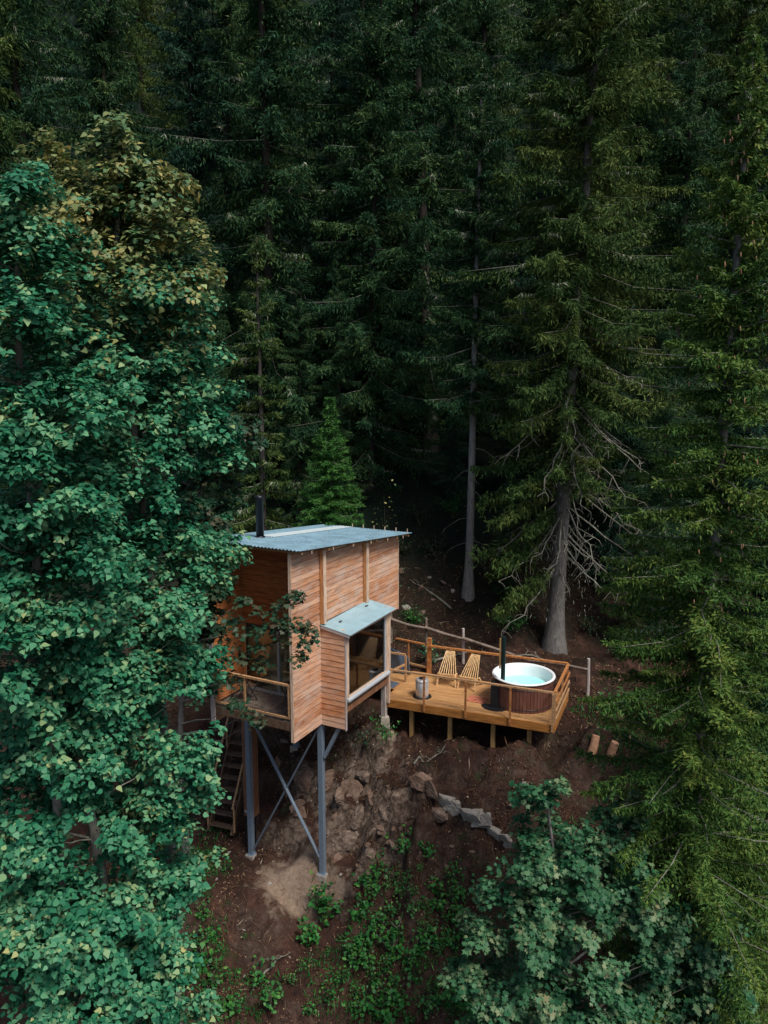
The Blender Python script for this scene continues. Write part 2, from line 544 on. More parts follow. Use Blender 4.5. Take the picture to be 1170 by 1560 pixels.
me.polygons.foreach_set('use_smooth', np.ones(len(Fq), bool))
me.update()
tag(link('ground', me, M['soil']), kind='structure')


def gz_at(x, y):
    """height of the built ground mesh at (x, y)"""
    i = min(max(int(np.searchsorted(xs, x) - 1), 0), nx - 2)
    j = min(max(int(np.searchsorted(ys, y) - 1), 0), ny - 2)
    fx, fy = (x - xs[i]) / (xs[i + 1] - xs[i]), (y - ys[j]) / (ys[j + 1] - ys[j])
    return float((gz[j, i] * (1 - fx) + gz[j, i + 1] * fx) * (1 - fy) + (gz[j + 1, i] * (1 - fx) + gz[j + 1, i + 1] * fx) * fy)


def on_ground(px, py, y0=14):
    r = ray(px, py)
    tt = y0 / r[1]
    while tt < 90:
        if CAMH + r[2] * tt <= gz_at(r[0] * tt, r[1] * tt): break
        tt += .04
    x, y = r[0] * tt, r[1] * tt
    return Vector((x, y, gz_at(x, y)))


# ------------------------------------------------------------------ conifers
def frames(D, rng, roll=.9):
    """width axes for directions D (N,3): roughly horizontal, rolled at random"""
    up = np.array([0, 0, 1.0])
    x = np.cross(D, up); x /= np.linalg.norm(x, axis=1)[:, None] + 1e-6
    y = np.cross(x, D)
    r = rng.normal(0, roll, len(D))[:, None]
    return x * np.cos(r) + y * np.sin(r)


def kites(P, D, L, W, rng, roll=.9, sag=0):
    X = frames(D, rng, roll)
    mid = P + D * (L * .38)[:, None]
    tip = P + D * L[:, None]
    if sag: tip = tip - np.array([0, 0, 1.0]) * (L * sag)[:, None]
    return np.stack([P, mid + X * W[:, None], tip, mid - X * W[:, None]], 1)


def spruce_crown(H, hb, Rm, seed, gap=.42, per=6, dens=1.0, tl=.42, tw=.022, sl=.18, droop=.35, hang=.75, shape=.8, lv=(.45, 1.2), top=.12, patch=None, lichen=.0):
    """returns kite polygons (N,4,3), tint (N,), lichen polygons, and the branch axes"""
    rng = np.random.default_rng(seed)
    polys, tints, lich, axes = [], [], [], []
    z = hb
    while z < H - .1:
        rel = (z - hb) / (H - hb)
        Lb = Rm * (1 - rel) ** shape
        Lb *= min(1, .55 + rel * 3.0)
        Lb = max(Lb, top)
        nb = max(3, int(per * (1 if rel < .8 else .7) + rng.integers(-1, 2)))
        a0 = rng.uniform(0, 6.28)
        for k in range(nb):
            az = a0 + 6.283 * k / nb + rng.normal(0, .4)
            L = Lb * rng.uniform(*lv)
            if patch and rng.random() < patch * (1 - rel * .7): continue
            zz = z + rng.uniform(-.5, .5) * gap
            e = np.array([math.cos(az), math.sin(az), 0])
            dr = droop * (1 - rel * 1.4) + rng.normal(0, .08)
            n = max(4, int(L / (.085 / dens)))
            s = np.linspace(.02, 1, n) + rng.uniform(-.02, .02, n)
            # branch axis: out, sagging, tip lifted again
            off = L * (-dr * s ** 1.0 * 1.25 + dr * .55 * s ** 3 + (.28 * s if rel > .75 else 0))
            P = np.array([0, 0, zz]) + e * (L * s * (1 - .12 * dr))[:, None] + np.array([0, 0, 1.0]) * off[:, None]
            side = np.array([-e[1], e[0], 0])
            P = P + side * (L * .06 * np.sin(s * 3 + rng.uniform(0, 6)))[:, None]
            axes.append(P)
            bt = rng.beta(1.6, 1.6)
            prof = np.clip(np.minimum(s * 4 + .3, (1.12 - s) * 2.4), .22, 1) * (.75 + .35 * np.sin(s * L * 5 + rng.uniform(0, 6)))
            for sg in (-1, 1, -.4, .4):
                m = n
                Lt = tl * prof * rng.uniform(.45, 1.3, m) * (min(1, .35 + L * .45))
                hg = hang * rng.uniform(.3, 1.4, m) * (1 - rel * .5)
                D = e * rng.uniform(.1, .8, m)[:, None] + side * (sg * rng.uniform(.35, 1.0, m))[:, None] - np.array([0, 0, 1.0]) * hg[:, None] + rng.normal(0, .15, (m, 3))
                D /= np.linalg.norm(D, axis=1)[:, None]
                tb = np.clip(bt * .72 + rng.uniform(0, .22, m), 0, 1)
                for q in ((0, .2, .42, .66, .9) if abs(sg) == 1 else (.0, .35, .7)):
                    q_ = q + rng.uniform(-.08, .08, m)
                    P2 = P + D * (Lt * q_)[:, None] - np.array([0, 0, 1.0]) * (Lt * q_ * q_ * .25)[:, None]
                    D2 = D * rng.uniform(.5, 1.1, m)[:, None] + rng.normal(0, .48, (m, 3))
                    D2 /= np.linalg.norm(D2, axis=1)[:, None]
                    polys.append(kites(P2, D2, sl * rng.uniform(.6, 1.35, m), tw * rng.uniform(.65, 1.35, m), rng, .9, .1))
                    tints.append(np.clip(tb + rng.uniform(-.08, .14, m), 0, 1))
            if lichen and rng.random() < lichen:
                m = int(14 + L * 26)
                c = rng.uniform(.3, .95)
                idx = np.clip((rng.normal(c, .12, m) * n).astype(int), 0, n - 1)
                D = np.tile(np.array([0, 0, -1.0]), (m, 1)) + rng.normal(0, .35, (m, 3))
                D /= np.linalg.norm(D, axis=1)[:, None]
                lich.append(kites(P[idx] + np.array([0, 0, .03]), D, rng.uniform(.08, .30, m) * sl / .18, rng.uniform(.007, .017, m) * sl / .18, rng, .8))
        z += gap * rng.uniform(.75, 1.25) * (1 if rel < .7 else .7)
    # leader
    m = 40
    P = np.array([0, 0, 1.0]) * np.linspace(H - .9, H - .03, m)[:, None]
    az = rng.uniform(0, 6.28, m)
    D = np.stack([np.cos(az), np.sin(az), rng.uniform(.3, 1.2, m)], 1)
    D /= np.linalg.norm(D, axis=1)[:, None]
    polys.append(kites(P, D, rng.uniform(.08, .2, m), np.full(m, tw * .6), rng))
    tints.append(rng.uniform(.3, .9, m))
    return np.concatenate(polys), np.concatenate(tints), (np.concatenate(lich) if lich else None), axes


def trunk_mb(H, r0, lean=(0, 0), seed=0, z0=-.6, flare=True, r1=.02):
    rng = random.Random(seed)
    pts, rad = [], []
    n = 26
    for i in range(n + 1):
        q = i / n
        z = z0 + (H - z0) * q
        wob = .035 * math.sin(q * 9 + seed) * (1 - q)
        pts.append((lean[0] * q + wob, lean[1] * q + wob * .6, z))
        r = r0 * (1 - q) ** .85 + r1
        if flare: r *= 1 + .9 * math.exp(-(z + .1) / .5) if z > -.1 else 1.9
        rad.append(r)
    return MB().tube(pts, rad, 12)


def stubs(mb, trunkz0, trunkz1, r, L, n, seed, lean=(0, 0), H=10, down=.5):
    """short broken dead twigs along a bare trunk"""
    rng = random.Random(seed)
    for i in range(n):
        z = rng.uniform(trunkz0, trunkz1)
        a = rng.uniform(0, 6.28)
        l = L * rng.uniform(.3, 1.3)
        x0, y0 = lean[0] * z / H, lean[1] * z / H
        p = [(x0, y0, z)]
        for k in (.4, .75, 1):
            p.append((x0 + math.cos(a) * l * k, y0 + math.sin(a) * l * k, z - down * l * k * k + rng.uniform(-.04, .04)))
        mb.tube(p, [r, r * .7, r * .45, r * .2], 4, False)


def spruce(name, loc, rz, label, mat, bark_m, H, hb, Rm, seed, r0=.2, group=None, lean=(0, 0), dead=0, **kw):
    root = empty(name, loc, rz, label, 'tree', group)
    polys, tint, lich, axes = spruce_crown(H, hb, Rm, seed, **kw)
    if lean != (0, 0):
        zz = polys[:, :, 2] / H
        polys[:, :, 0] += lean[0] * zz; polys[:, :, 1] += lean[1] * zz
        if lich is not None:
            lich[:, :, 0] += lean[0] * lich[:, :, 2] / H; lich[:, :, 1] += lean[1] * lich[:, :, 2] / H
    link('crown', np_mesh('crown', polys, 4, tint), mat, root)
    tb = trunk_mb(H, r0, lean, seed)
    link_t = tb.build('trunk', bark_m, root)
    bb = MB()
    for ax in axes[::2]:
        b = ax[-1]; mdl = ax[len(ax) // 2]
        q0 = ax[0][2] / H
        ld = np.array([lean[0] * q0, lean[1] * q0, 0])
        bb.tube([Vector((0, 0, ax[0][2])) + Vector(ld), Vector(mdl + ld), Vector(b + ld)], [.022, .014, .004], 4, False)
    if dead: stubs(bb, .6, hb + 1.0, .014, 1.0, dead, seed, lean, H)
    bb.build('branches', M['dead'], root)['kind'] = 'stuff'
    if lich is not None:
        o = link('lichen', np_mesh('lichen', lich, 4), M['lichen'], root)
        o['kind'] = 'stuff'
    return root


# --- the big grey spruce behind the deck
GB = Vector((6.16, 27.6, gz_at(6.16, 27.6)))
big = spruce('grey_trunk_spruce', GB, 0, 'large spruce with thick grey trunk and bare lichen hung lower branches behind the hot tub',
             M['needle_olive'], M['bark_grey'], 27.0, 7.0, 4.7, 21, .29, lean=(.9, .0), gap=.62, per=9, dens=1.2, droop=.42, hang=.95, tl=.62, tw=.022, lichen=.35, shape=.75, patch=.02)
rng = random.Random(5)
for i in range(46):
    z = rng.uniform(2.8, 9.6)
    a = rng.uniform(-PI, PI) if i > 26 else rng.uniform(-2.9, -.2)
    l = rng.uniform(1.3, 3.1) * (.75 + .05 * z)
    x0 = .9 * z / 27.0
    pts, rad = [], []
    for k in range(8):
        q = k / 7
        pts.append(Vector((x0 + math.cos(a + .5 * q * rng.uniform(-.3, .3)) * l * q ** .9, math.sin(a) * l * q ** .9, z - l * (1.05 * q - .35 * q * q) + rng.uniform(-.05, .05))))
        rad.append(.032 * (1 - q) + .006)
    mb = MB().tube(pts, rad, 5, False)
    for k in range(2, 8):
        for _ in range(2):
            b = pts[k]
            e = b + Vector((rng.uniform(-.35, .35), rng.uniform(-.3, .3), rng.uniform(-.55, .05)))
            mb.tube([b, (b + e) / 2 + Vector((rng.uniform(-.05, .05), 0, .05)), e], [.011, .008, .004], 4, False)
    mb.build('dead_branch', M['dead'], big)
lp = []
rg = np.random.default_rng(9)
for i in range(420):
    z = rg.uniform(2.0, 8.0); a = rg.uniform(-2.9, -.2); q = rg.uniform(.2, .95); l = rg.uniform(1.0, 2.2)
    P = np.array([[.9 * z / 27 + math.cos(a) * l * q, math.sin(a) * l * q, z - l * (1.05 * q - .35 * q * q)]])
    D = np.array([[rg.normal(0, .3), rg.normal(0, .3), -1]]); D /= np.linalg.norm(D)
    lp.append(kites(P, D, rg.uniform(.05, .22, 1), rg.uniform(.004, .010, 1), rg))
o = link('hanging_lichen', np_mesh('hanging_lichen', np.concatenate(lp), 4), M['lichen'], big); o['kind'] = 'stuff'
# leafy lower boughs on its left side
polys, tints = [], []
for i in range(17):
    rg = np.random.default_rng(100 + i)
    z = 3.0 + i * .42
    a = rg.uniform(2.3, 3.9)
    l = rg.uniform(2.0, 3.2)
    e = np.array([math.cos(a), math.sin(a), 0]); sd_ = np.array([-e[1], e[0], 0])
    n = 190
    s = np.linspace(.3, 1, n)
    P = rg.normal(0, .13, (n, 3)) + np.array([.9 * z / 27, 0, z]) + e * (l * s)[:, None] + np.array([0, 0, 1.0]) * (-l * (.75 * s - .25 * s ** 2))[:, None]
    bt = rg.beta(2, 2)
    for sg in (-1, 1, 0, -.5, .5):
        D = e * rg.uniform(-.1, .8, n)[:, None] + sd_ * (sg * rg.uniform(.2, 1, n))[:, None] - np.array([0, 0, 1.0]) * rg.uniform(.1, 1.3, n)[:, None] + rg.normal(0, .3, (n, 3))
        D /= np.linalg.norm(D, axis=1)[:, None]
        polys.append(kites(P, D, rg.uniform(.1, .3, n), rg.uniform(.012, .026, n), rg)); tints.append(np.clip(bt * .7 + rg.uniform(0, .35, n), 0, 1))
link('lower_boughs', np_mesh('lower_boughs', np.concatenate(polys), 4, np.concatenate(tints)), M['needle_olive'], big)['kind'] = 'stuff'

# --- other spruces near the cabin
def ground_pt(x, y): return Vector((x, y, gz_at(x, y)))


spruce('slender_spruce', ground_pt(3.24, 29.5), .4, 'thin pale trunk bare to half height, standing left of the big grey spruce',
       M['needle'], M['bark_light'], 19.2, 7.4, 2.9, 31, .15, lean=(.25, .1), dead=26, gap=.4, lichen=.3, tl=.42, hang=.9, patch=.1)
spruce('slim_spruce', ground_pt(-4.58, 29.5), 0, 'slim olive spruce rising just behind the cabin chimney',
       M['needle_olive'], M['bark'], 13.9, 1.0, 2.2, 41, .13, dead=34, gap=.58, per=5, dens=1.1, lichen=.5, tl=.40, hang=.6, droop=.28, patch=.3)
spruce('young_spruce', ground_pt(-1.95, 28.5), 0, 'small bright green young spruce just behind the cabin roof',
       M['needle_bright'], M['bark'], 9.3 - gz_at(-1.95, 28.5), .4, 2.5, 51, .09, gap=.25, per=11, dens=1.3, tl=.30, tw=.017, sl=.12, droop=.02, hang=.25, shape=.95, lv=(.8, 1.05))

# --- forest on the hill behind: four kinds, copied
protos = []
for i, (mat, H, hb, Rm, kw) in enumerate([
    ('needle', 25, 1.0, 4.6, dict(gap=.95, per=7, dens=1.35, droop=.5, hang=1.2, tl=.80, tw=.024, sl=.2, shape=.7, lichen=.22, patch=.1)),
    ('needle', 27, 2.0, 5.0, dict(gap=1.05, per=7, dens=1.35, droop=.6, hang=1.35, tl=.95, tw=.024, sl=.2, shape=.7, lichen=.4, patch=.15)),
    ('needle_blue', 23, .8, 4.2, dict(gap=.85, per=7, dens=1.3, droop=.42, hang=1.0, tl=.7, tw=.024, sl=.2, shape=.75, lichen=.10, patch=.08)),
    ('needle_olive', 26, 1.4, 4.7, dict(gap=.95, per=7, dens=1.35, droop=.5, hang=1.2, tl=.82, tw=.024, sl=.2, shape=.7, lichen=.3, patch=.12))]):
    protos.append(spruce('forest_spruce', (0, 0, 0), 0, None, M[mat], M['bark_dark'], H, hb, Rm, 60 + i, .24, dead=10, **kw))
used = set()


def plant_spruce(kind, px, Y, sc, rz, label, group=None, dz=0):
    o = protos[kind] if kind not in used else copy_tree(protos[kind])
    used.add(kind)
    X = (px - 585) / F * (Y * CT + 1.0)
    o.location = (X, Y, gz_at(X, Y) + dz)
    q = math.sin(px * 12.9 + Y * 78.2)
    o.rotation_euler = (.035 * q, .035 * math.cos(px + Y * 3), rz)
    o.scale = (sc * (1 + .16 * q), sc * (1 + .16 * q), sc)
    tag(o, label, 'tree', group)
    return o


FG = 'spruces of the wood on the hillside'
front = [
    (1, 418, 36, 1.05, .3, 'tall spruce with pale hanging lichen, directly behind the slim olive spruce'),
    (0, 560, 34.5, .88, 1.9, 'dark spruce rising behind the small bright green young spruce'),
    (1, 655, 37, 1.08, 4.1, 'tall spruce draped in pale lichen behind the gap above the cabin roof'),
    (2, 300, 37, 1.0, 2.2, 'dark bluish spruce seen between the yellowing tree top and the slim spruce'),
    (0, 205, 36, 1.0, 3.0, 'dark spruce right behind the yellowing pointed tree top'),
    (1, 95, 34, 1.05, 5.2, 'spruce with long bare grey trunk in the upper left corner'),
    (3, 15, 32, .95, .9, 'spruce at the left picture edge above the green leafy crown'),
    (3, 905, 34, 1.1, 2.8, 'olive spruce standing just behind the big grey trunked spruce'),
    (2, 800, 39, .78, 5.0, 'lower bluish spruce in the dark gap left of the big grey trunked spruce'),
    (0, 1010, 31, .80, 1.1, 'dark spruce filling the gap between the big grey spruce and the cone bearing spruce'),
    (2, 1120, 34, .95, 3.7, 'shadowed spruce behind the top of the cone bearing spruce'),
    (0, 730, 43, 1.0, .2, 'dark spruce behind the thin pale trunk'),
    (2, 505, 42, 1.05, 2.5, 'bluish spruce far back between the two lichen draped spruces'),
    (0, 350, 43, 1.1, 4.6, 'dark spruce far back above the slim olive spruce'),
]
for k, px, Y, sc, rz, lab in front: plant_spruce(k, px, Y, sc, rz, lab, FG)
rb = random.Random(77)
rows = [(49, [60, 230, 400, 540, 690, 830, 960, 1120]), (61, [0, 150, 330, 480, 620, 760, 900, 1060]), (77, [90, 260, 420, 570, 700, 850, 1010, 1160]), (45, [1095]), (54, [1150, 1020]), (98, [30, 200, 360, 520, 660, 800, 950, 1100])]
for Y, pxs in rows:
    for px in pxs:
        plant_spruce(rb.choice([0, 1, 2, 3]), px + rb.uniform(-25, 25), Y + rb.uniform(-3, 3), rb.uniform(.95, 1.2), rb.uniform(0, 6.28),
                     'dark spruce deep in the hillside wood, mostly hidden by the spruces in front', 'hidden spruces deep in the wood')
# small understorey spruce boughs near the thin trunk and left of the path
for kind, px, Y, sc, rz, lab in [
    (2, 690, 33.5, .30, 1, 'small dark spruce beside the bare path above the cabin roof'),
    (0, 775, 29.2, .22, 2, 'small drooping spruce between the thin pale trunk and the big grey spruce'),
    (0, 585, 36, .30, 4, 'small dark spruce left of the bare path'),
    (0, 520, 33.5, .42, 1.3, 'middle height dark spruce in the shade right of the bright young spruce'),
    (0, 455, 33.5, .42, 3.3, 'middle height dark spruce in the shade left of the bright young spruce'),
    (0, 600, 40.5, .55, 2.3, 'middle height dark spruce above the upper end of the bare path'),
    (2, 790, 33.5, .50, 0.3, 'middle height bluish spruce in the shade right of the thin pale trunk'),
    (0, 860, 32.0, .42, 5.3, 'middle height dark spruce in the shade behind the dead lichen branches'),
    (2, 930, 30.0, .46, 4.3, 'middle height bluish spruce right of the dead lichen branches'),
    (0, 350, 32, .5, 2.6, 'middle height dark spruce behind the dark maple'),
    (0, 700, 38, .55, 3.6, 'middle height dark spruce behind the thin pale trunk at the path'),
    (1, 1010, 27, .42, 1.6, 'drooping middle height spruce behind the right fence post'),
    (3, 965, 27.2, .26, 5, 'small olive spruce just right of the big grey trunk')]:
    plant_spruce(kind, px, Y, sc, rz, lab)

# --- the near spruce on the right, with cones
EB = Vector((6.25, 15.0, gz_at(6.25, 15)))
EH = 15.9 - EB.z
right_sp = spruce('cone_spruce', EB, 0, 'near tall yellowish green spruce with hanging brown cones along the right picture edge',
                  M['needle_right'], M['bark_grey'], EH, 4.0, 2.95, 71, .2, lean=(.25, 0), dead=30, gap=.48, per=11, dens=1.9, tl=.42, tw=.017, sl=.10, droop=.28, hang=.55, shape=.62, lichen=.16, patch=.04, top=.25)
cb = MB()
rg = random.Random(8)
for i in range(110):
    z = EH * min(.985, rg.triangular(.5, .99, .92))
    rr = 2.3 * (1 - (z - 5) / (EH - 5)) ** .62 * rg.uniform(.6, 1.0)
    a = rg.uniform(-PI, 0.4)
    x, y, zz = .25 * z / EH + rr * math.cos(a), rr * math.sin(a), z - .30 * rr
    l = rg.uniform(.07, .11)
    cb.tube([(x, y, zz), (x, y, zz - l * .3), (x + .005, y, zz - l * .8), (x + .01, y, zz - l)], [.006, .013, .012, .004], 6)
cb.build('cones', M['cone'], right_sp)['kind'] = 'stuff'
spruce('edge_spruce', ground_pt(9.2, 18.5), 0, 'dark spruce behind the cone bearing spruce at the right picture edge',
       M['needle'], M['bark'], 13.5, 1.5, 2.4, 72, .18, gap=.4, per=7, tl=.4, tw=.03, lichen=.15, patch=.1)
spruce('low_spruce', ground_pt(8.3, 16.5), .5, 'low spruce in the lower right corner beside the grey green maple',
       M['needle_right'], M['bark'], 9.0, .8, 2.2, 73, .12, gap=.36, per=8, dens=1.3, tl=.32, tw=.016, sl=.11, lichen=.12, patch=.1)

# ------------------------------------------------------------------ broadleaf trees
LEAF_ROUND = np.array([(0, 0), (.30, .06), (.47, .34), (.26, .68), (0.03, 1.08), (-.20, .74), (-.42, .40), (-.34, .10)])
LEAF_LOBED = np.array([(0, 0), (.16, .2), (.5, .22), (.38, .45), (.58, .72), (.22, .68), (0, 1.05), (-.22, .68), (-.58, .72), (-.38, .45), (-.5, .22), (-.16, .2)])
LEAF_SMALL = np.array([(0, 0), (.3, .3), (.32, .62), (0, 1.0), (-.32, .62), (-.3, .3)])


def leaves(P, Nrm, size, rng, shape, spin=None):
    """flat leaves at P facing Nrm, slightly folded along the midrib"""
    n = len(P)
    Nrm = Nrm / (np.linalg.norm(Nrm, axis=1)[:, None] + 1e-6)
    ref = rng.normal(0, 1, (n, 3)) + np.array([0, 0, -.6])
    Y = ref - Nrm * np.sum(ref * Nrm, 1)[:, None]
    Y /= np.linalg.norm(Y, axis=1)[:, None] + 1e-6
    X = np.cross(Y, Nrm)
    k = len(shape)
    sx = shape[:, 0][None, :, None]; sy = shape[:, 1][None, :, None]
    fold = (np.abs(shape[:, 0]) * .28)[None, :, None]
    curl = (-(shape[:, 1] - .4) ** 2 * .22)[None, :, None]
    s = size[:, None, None]
    return P[:, None, :] + (X[:, None, :] * sx + Y[:, None, :] * sy + Nrm[:, None, :] * (fold + curl)) * s


def broadleaf(name, loc, label, lobes, trunk_pts, trunk_r, leafm, barkm, seed, n_clump, per, size, shape, clump_r=.45, gold=None, extra=None, flat=.55, cull=None):
    """lobes: (centre, radii, weight) in the tree's own coordinates"""
    rng = np.random.default_rng(seed)
    root = empty(name, loc, 0, label, 'tree')
    w = np.array([l[2] for l in lobes], float); w /= w.sum()
    cs, outs, BT, BR = [], [], [], []
    for li, (c, r, _) in enumerate(lobes):
        m = max(3, int(n_clump * w[li] / 7))
        d = rng.normal(0, 1, (m, 3)); d /= np.linalg.norm(d, axis=1)[:, None]
        rad = rng.uniform(.30, 1.08, m) ** .5
        bumpy = 1 + .16 * np.sin(d[:, 0] * 5 + li) * np.cos(d[:, 2] * 6 + li * 2)
        b0 = np.array(c) + d * (rad * bumpy)[:, None] * np.array(r)
        ax = d * .55 + np.array([0, -.15, .75]) + rng.normal(0, .25, (m, 3))
        bl_ = clump_r * rng.uniform(1.1, 2.3, m)
        btint = rng.uniform(.05, .85, m)
        for q in (-.55, -.35, -.2, 0, .2, .45, .75):
            jit = rng.normal(0, 1, (m, 3)) * (clump_r * (.62 - .5 * q)) * np.array([1, 1, .5])
            cs.append(b0 + ax * (bl_ * q)[:, None] + jit); outs.append(d)
            BT.append(btint); BR.append(np.full(m, .95 - .5 * max(q, 0)))
    C = np.concatenate(cs); O = np.concatenate(outs); BT = np.concatenate(BT); BR = np.concatenate(BR)
    if extra is not None:
        C = np.concatenate([C, extra]); O = np.concatenate([O, np.tile([0, -.3, .6], (len(extra), 1))]); BT = np.concatenate([BT, rng.uniform(.2, .9, len(extra))]); BR = np.concatenate([BR, np.full(len(extra), 1.12)])
    P, N_, T, S = [], [], [], []
    for c, o_, b_t, b_r in zip(C, O, BT, BR):
        m = int(per * rng.uniform(.6, 1.3) * b_r ** 2)
        q = rng.normal(0, 1, (m, 3)); q /= np.linalg.norm(q, axis=1)[:, None]
        q *= (rng.uniform(0, 1, m) ** .45)[:, None]
        cr = clump_r * rng.uniform(.75, 1.2) * b_r
        ps = c + q * np.array([cr, cr, cr * flat]) - np.array([0, 0, 1.0]) * ((q[:, 0] ** 2 + q[:, 1] ** 2) * cr * .35)[:, None]
        nn = np.array([0, -.1, .95]) + o_ * .4 + q * .45 + rng.normal(0, .36, (m, 3))
        P.append(ps); N_.append(nn); T.append(np.clip(b_t * .75 + rng.uniform(-.05, .35, m), 0, 1)); S.append(size * rng.uniform(.45, 1.4, m))
    P = np.concatenate(P); N_ = np.concatenate(N_); T = np.concatenate(T); S = np.concatenate(S)
    polys = leaves(P, N_, S, rng, shape)
    k = len(shape)
    if gold is not None:
        g = P[:, 2] + rng.normal(0, .9, len(P)) > gold
        link('crown', np_mesh('crown', polys[~g], k, T[~g]), leafm, root)
        link('turning_crown', np_mesh('turning_crown', polys[g], k, T[g]), M['leaf_gold'], root)
    else:
        link('crown', np_mesh('crown', polys, k, T), leafm, root)
    n = len(trunk_pts)
    MB().tube(trunk_pts, [trunk_r * (1 - .9 * i / (n - 1)) + .012 for i in range(n)], 10).build('trunk', barkm, root)
    bb = MB()
    tp = []
    for p0, p1 in zip(trunk_pts, trunk_pts[1:]):
        for q in range(10): tp.append(Vector(p0).lerp(Vector(p1), q / 10))
    tp.append(Vector(trunk_pts[-1]))
    step = max(1, len(C) // 70)
    for c in list(C[::step]) + (list(extra) if extra is not None else []):
        c = Vector(c)
        b = min(tp, key=lambda p: abs(p.z - (c.z - .5 * math.hypot(c.x - p.x, c.y - p.y))))
        if (c - b).length > 3.6: continue
        mid = b.lerp(c, .55) + Vector((0, 0, -.12 * (c - b).length * .5))
        l = (c - b).length
        bb.tube([b, b.lerp(mid, .5) + Vector((rng.normal(0, .05), rng.normal(0, .05), .03)), mid, c], [min(.010 * l + .008, trunk_r * .4), .008 * l + .006, .011, .004], 5, False)
    bb.build('limbs', M['dead'], root)['kind'] = 'stuff'
    return root


def rel(px, py, Y, base): return tuple(aty(px, py, Y) - base)


def lobe(px, py, Y, base, rx, ry, rz, w=None):
    return (rel(px, py, Y, base), (rx, ry, rz), w if w else rx * rz)


# A: tall aspen with the yellowing pointed top
A = Vector((-4.2, 14.4, gz_at(-4.2, 14.4)))
lobesA = [lobe(326, 850, 14.6, A, .36, .5, .30, .25), lobe(318, 690, 14.4, A, .4, .6, .5, .3), lobe(288, 790, 14.6, A, .4, .6, .5, .3), lobe(315, 560, 14.3, A, .4, .5, .35, .2), lobe(60, 620, 14.3, A, 1.0, .9, 1.0), lobe(60, 820, 14.3, A, 1.0, .9, 1.0), lobe(186, 250, 14, A, .22, .22, .7, .42), lobe(200, 320, 14, A, .5, .5, .4, .3), lobe(165, 300, 14, A, .78, .8, .62), lobe(150, 370, 14, A, 1.0, 1.0, .8), lobe(225, 445, 13.9, A, 1.1, 1.0, .75),
          lobe(290, 395, 13.9, A, .3, .3, .55, .25), lobe(95, 280, 14, A, .25, .25, .45, .18), lobe(230, 260, 14, A, .3, .3, .4, .2), lobe(255, 350, 14, A, .3, .3, .5, .2), lobe(120, 480, 13.8, A, 1.1, 1.1, .8), lobe(265, 520, 14.2, A, .7, .8, .6), lobe(180, 610, 13.7, A, 1.3, 1.2, 1.0), lobe(290, 640, 14.2, A, .7, .8, .7),
          lobe(130, 760, 13.5, A, 1.4, 1.3, 1.1), lobe(235, 790, 13.9, A, .95, 1.1, .9), lobe(180, 920, 13.5, A, 1.5, 1.3, 1.0), lobe(285, 870, 14.4, A, .6, .7, .5)]
tA = [(0, 0, -.5), (.02, -.1, 4), (-.05, -.2, 8), (.05, -.3, 12), (.0, -.4, 16)] + [rel(175, 400, 14, A), rel(186, 215, 14, A)]
broadleaf('yellowing_aspen', A, 'tall broadleaf tree with a pointed yellowing top left of the cabin', lobesA, tA, .15, M['leaf_teal'], M['bark_pale'], 81, 1400, 64, .094, LEAF_ROUND, .30, flat=.62, gold=rel(200, 470, 14, A)[2])
# B: green tree on the left edge
B = Vector((-5.9, 12.4, gz_at(-5.9, 12.4)))
lobesB = [lobe(32, 300, 12, B, .28, .3, .5, .3), lobe(10, 370, 12, B, .5, .6, .6), lobe(50, 420, 12, B, .5, .6, .6), lobe(20, 520, 11.8, B, .95, .9, .9), lobe(70, 640, 11.8, B, 1.0, .9, .9), lobe(0, 730, 11.5, B, 1.2, 1, 1.0),
          lobe(70, 860, 11.5, B, 1.1, 1.0, .9), lobe(10, 980, 11.3, B, 1.2, 1, .9)]
tB = [(0, 0, -.5), (.2, 0, 5), (.3, -.1, 10), (.5, -.3, 14), rel(25, 500, 12, B), rel(32, 280, 12, B)]
broadleaf('edge_aspen', B, 'green broadleaf tree cut by the left picture edge', lobesB, tB, .15, M['leaf_teal'], M['bark_pale'], 82, 720, 62, .09, LEAF_ROUND, .28, flat=.62)
# C: lower tree in front, bottom left
Cc = Vector((-4.2, 12.6, gz_at(-4.2, 12.6)))
lobesC = [lobe(30, 1090, 12.6, Cc, .9, .8, .7), lobe(150, 1100, 12.9, Cc, .8, .8, .5), lobe(60, 1190, 12.3, Cc, 1.0, .9, .7), lobe(150, 1170, 12.6, Cc, .8, .8, .6), lobe(270, 1330, 13.3, Cc, .3, .5, .4, .25), lobe(140, 1450, 12, Cc, .9, .9, .6), lobe(20, 1380, 11.8, Cc, .8, .9, .7), lobe(240, 1440, 12.8, Cc, .4, .5, .45, .3), lobe(90, 1040, 12.4, Cc, 1.1, .9, .6), lobe(235, 1560, 12.2, Cc, .7, .8, .5), lobe(150, 1010, 13, Cc, 1.5, 1.1, .7), lobe(270, 1130, 13.3, Cc, .72, .7, .42), lobe(240, 1010, 13.3, Cc, .9, .8, .6), lobe(90, 1110, 12.5, Cc, 1.2, 1.0, .7), lobe(210, 1240, 12.8, Cc, 1.1, 1.0, .6), lobe(40, 1250, 12, Cc, .9, .9, .6),
          lobe(265, 1210, 13.1, Cc, .55, .6, .4), lobe(110, 1370, 12, Cc, 1.2, 1.0, .65), lobe(240, 1350, 12.8, Cc, .5, .7, .5), lobe(50, 1480, 11.6, Cc, 1.2, 1.0, .7), lobe(200, 1480, 12, Cc, .85, .9, .6), lobe(150, 1580, 11.5, Cc, 1.2, 1, .6)]
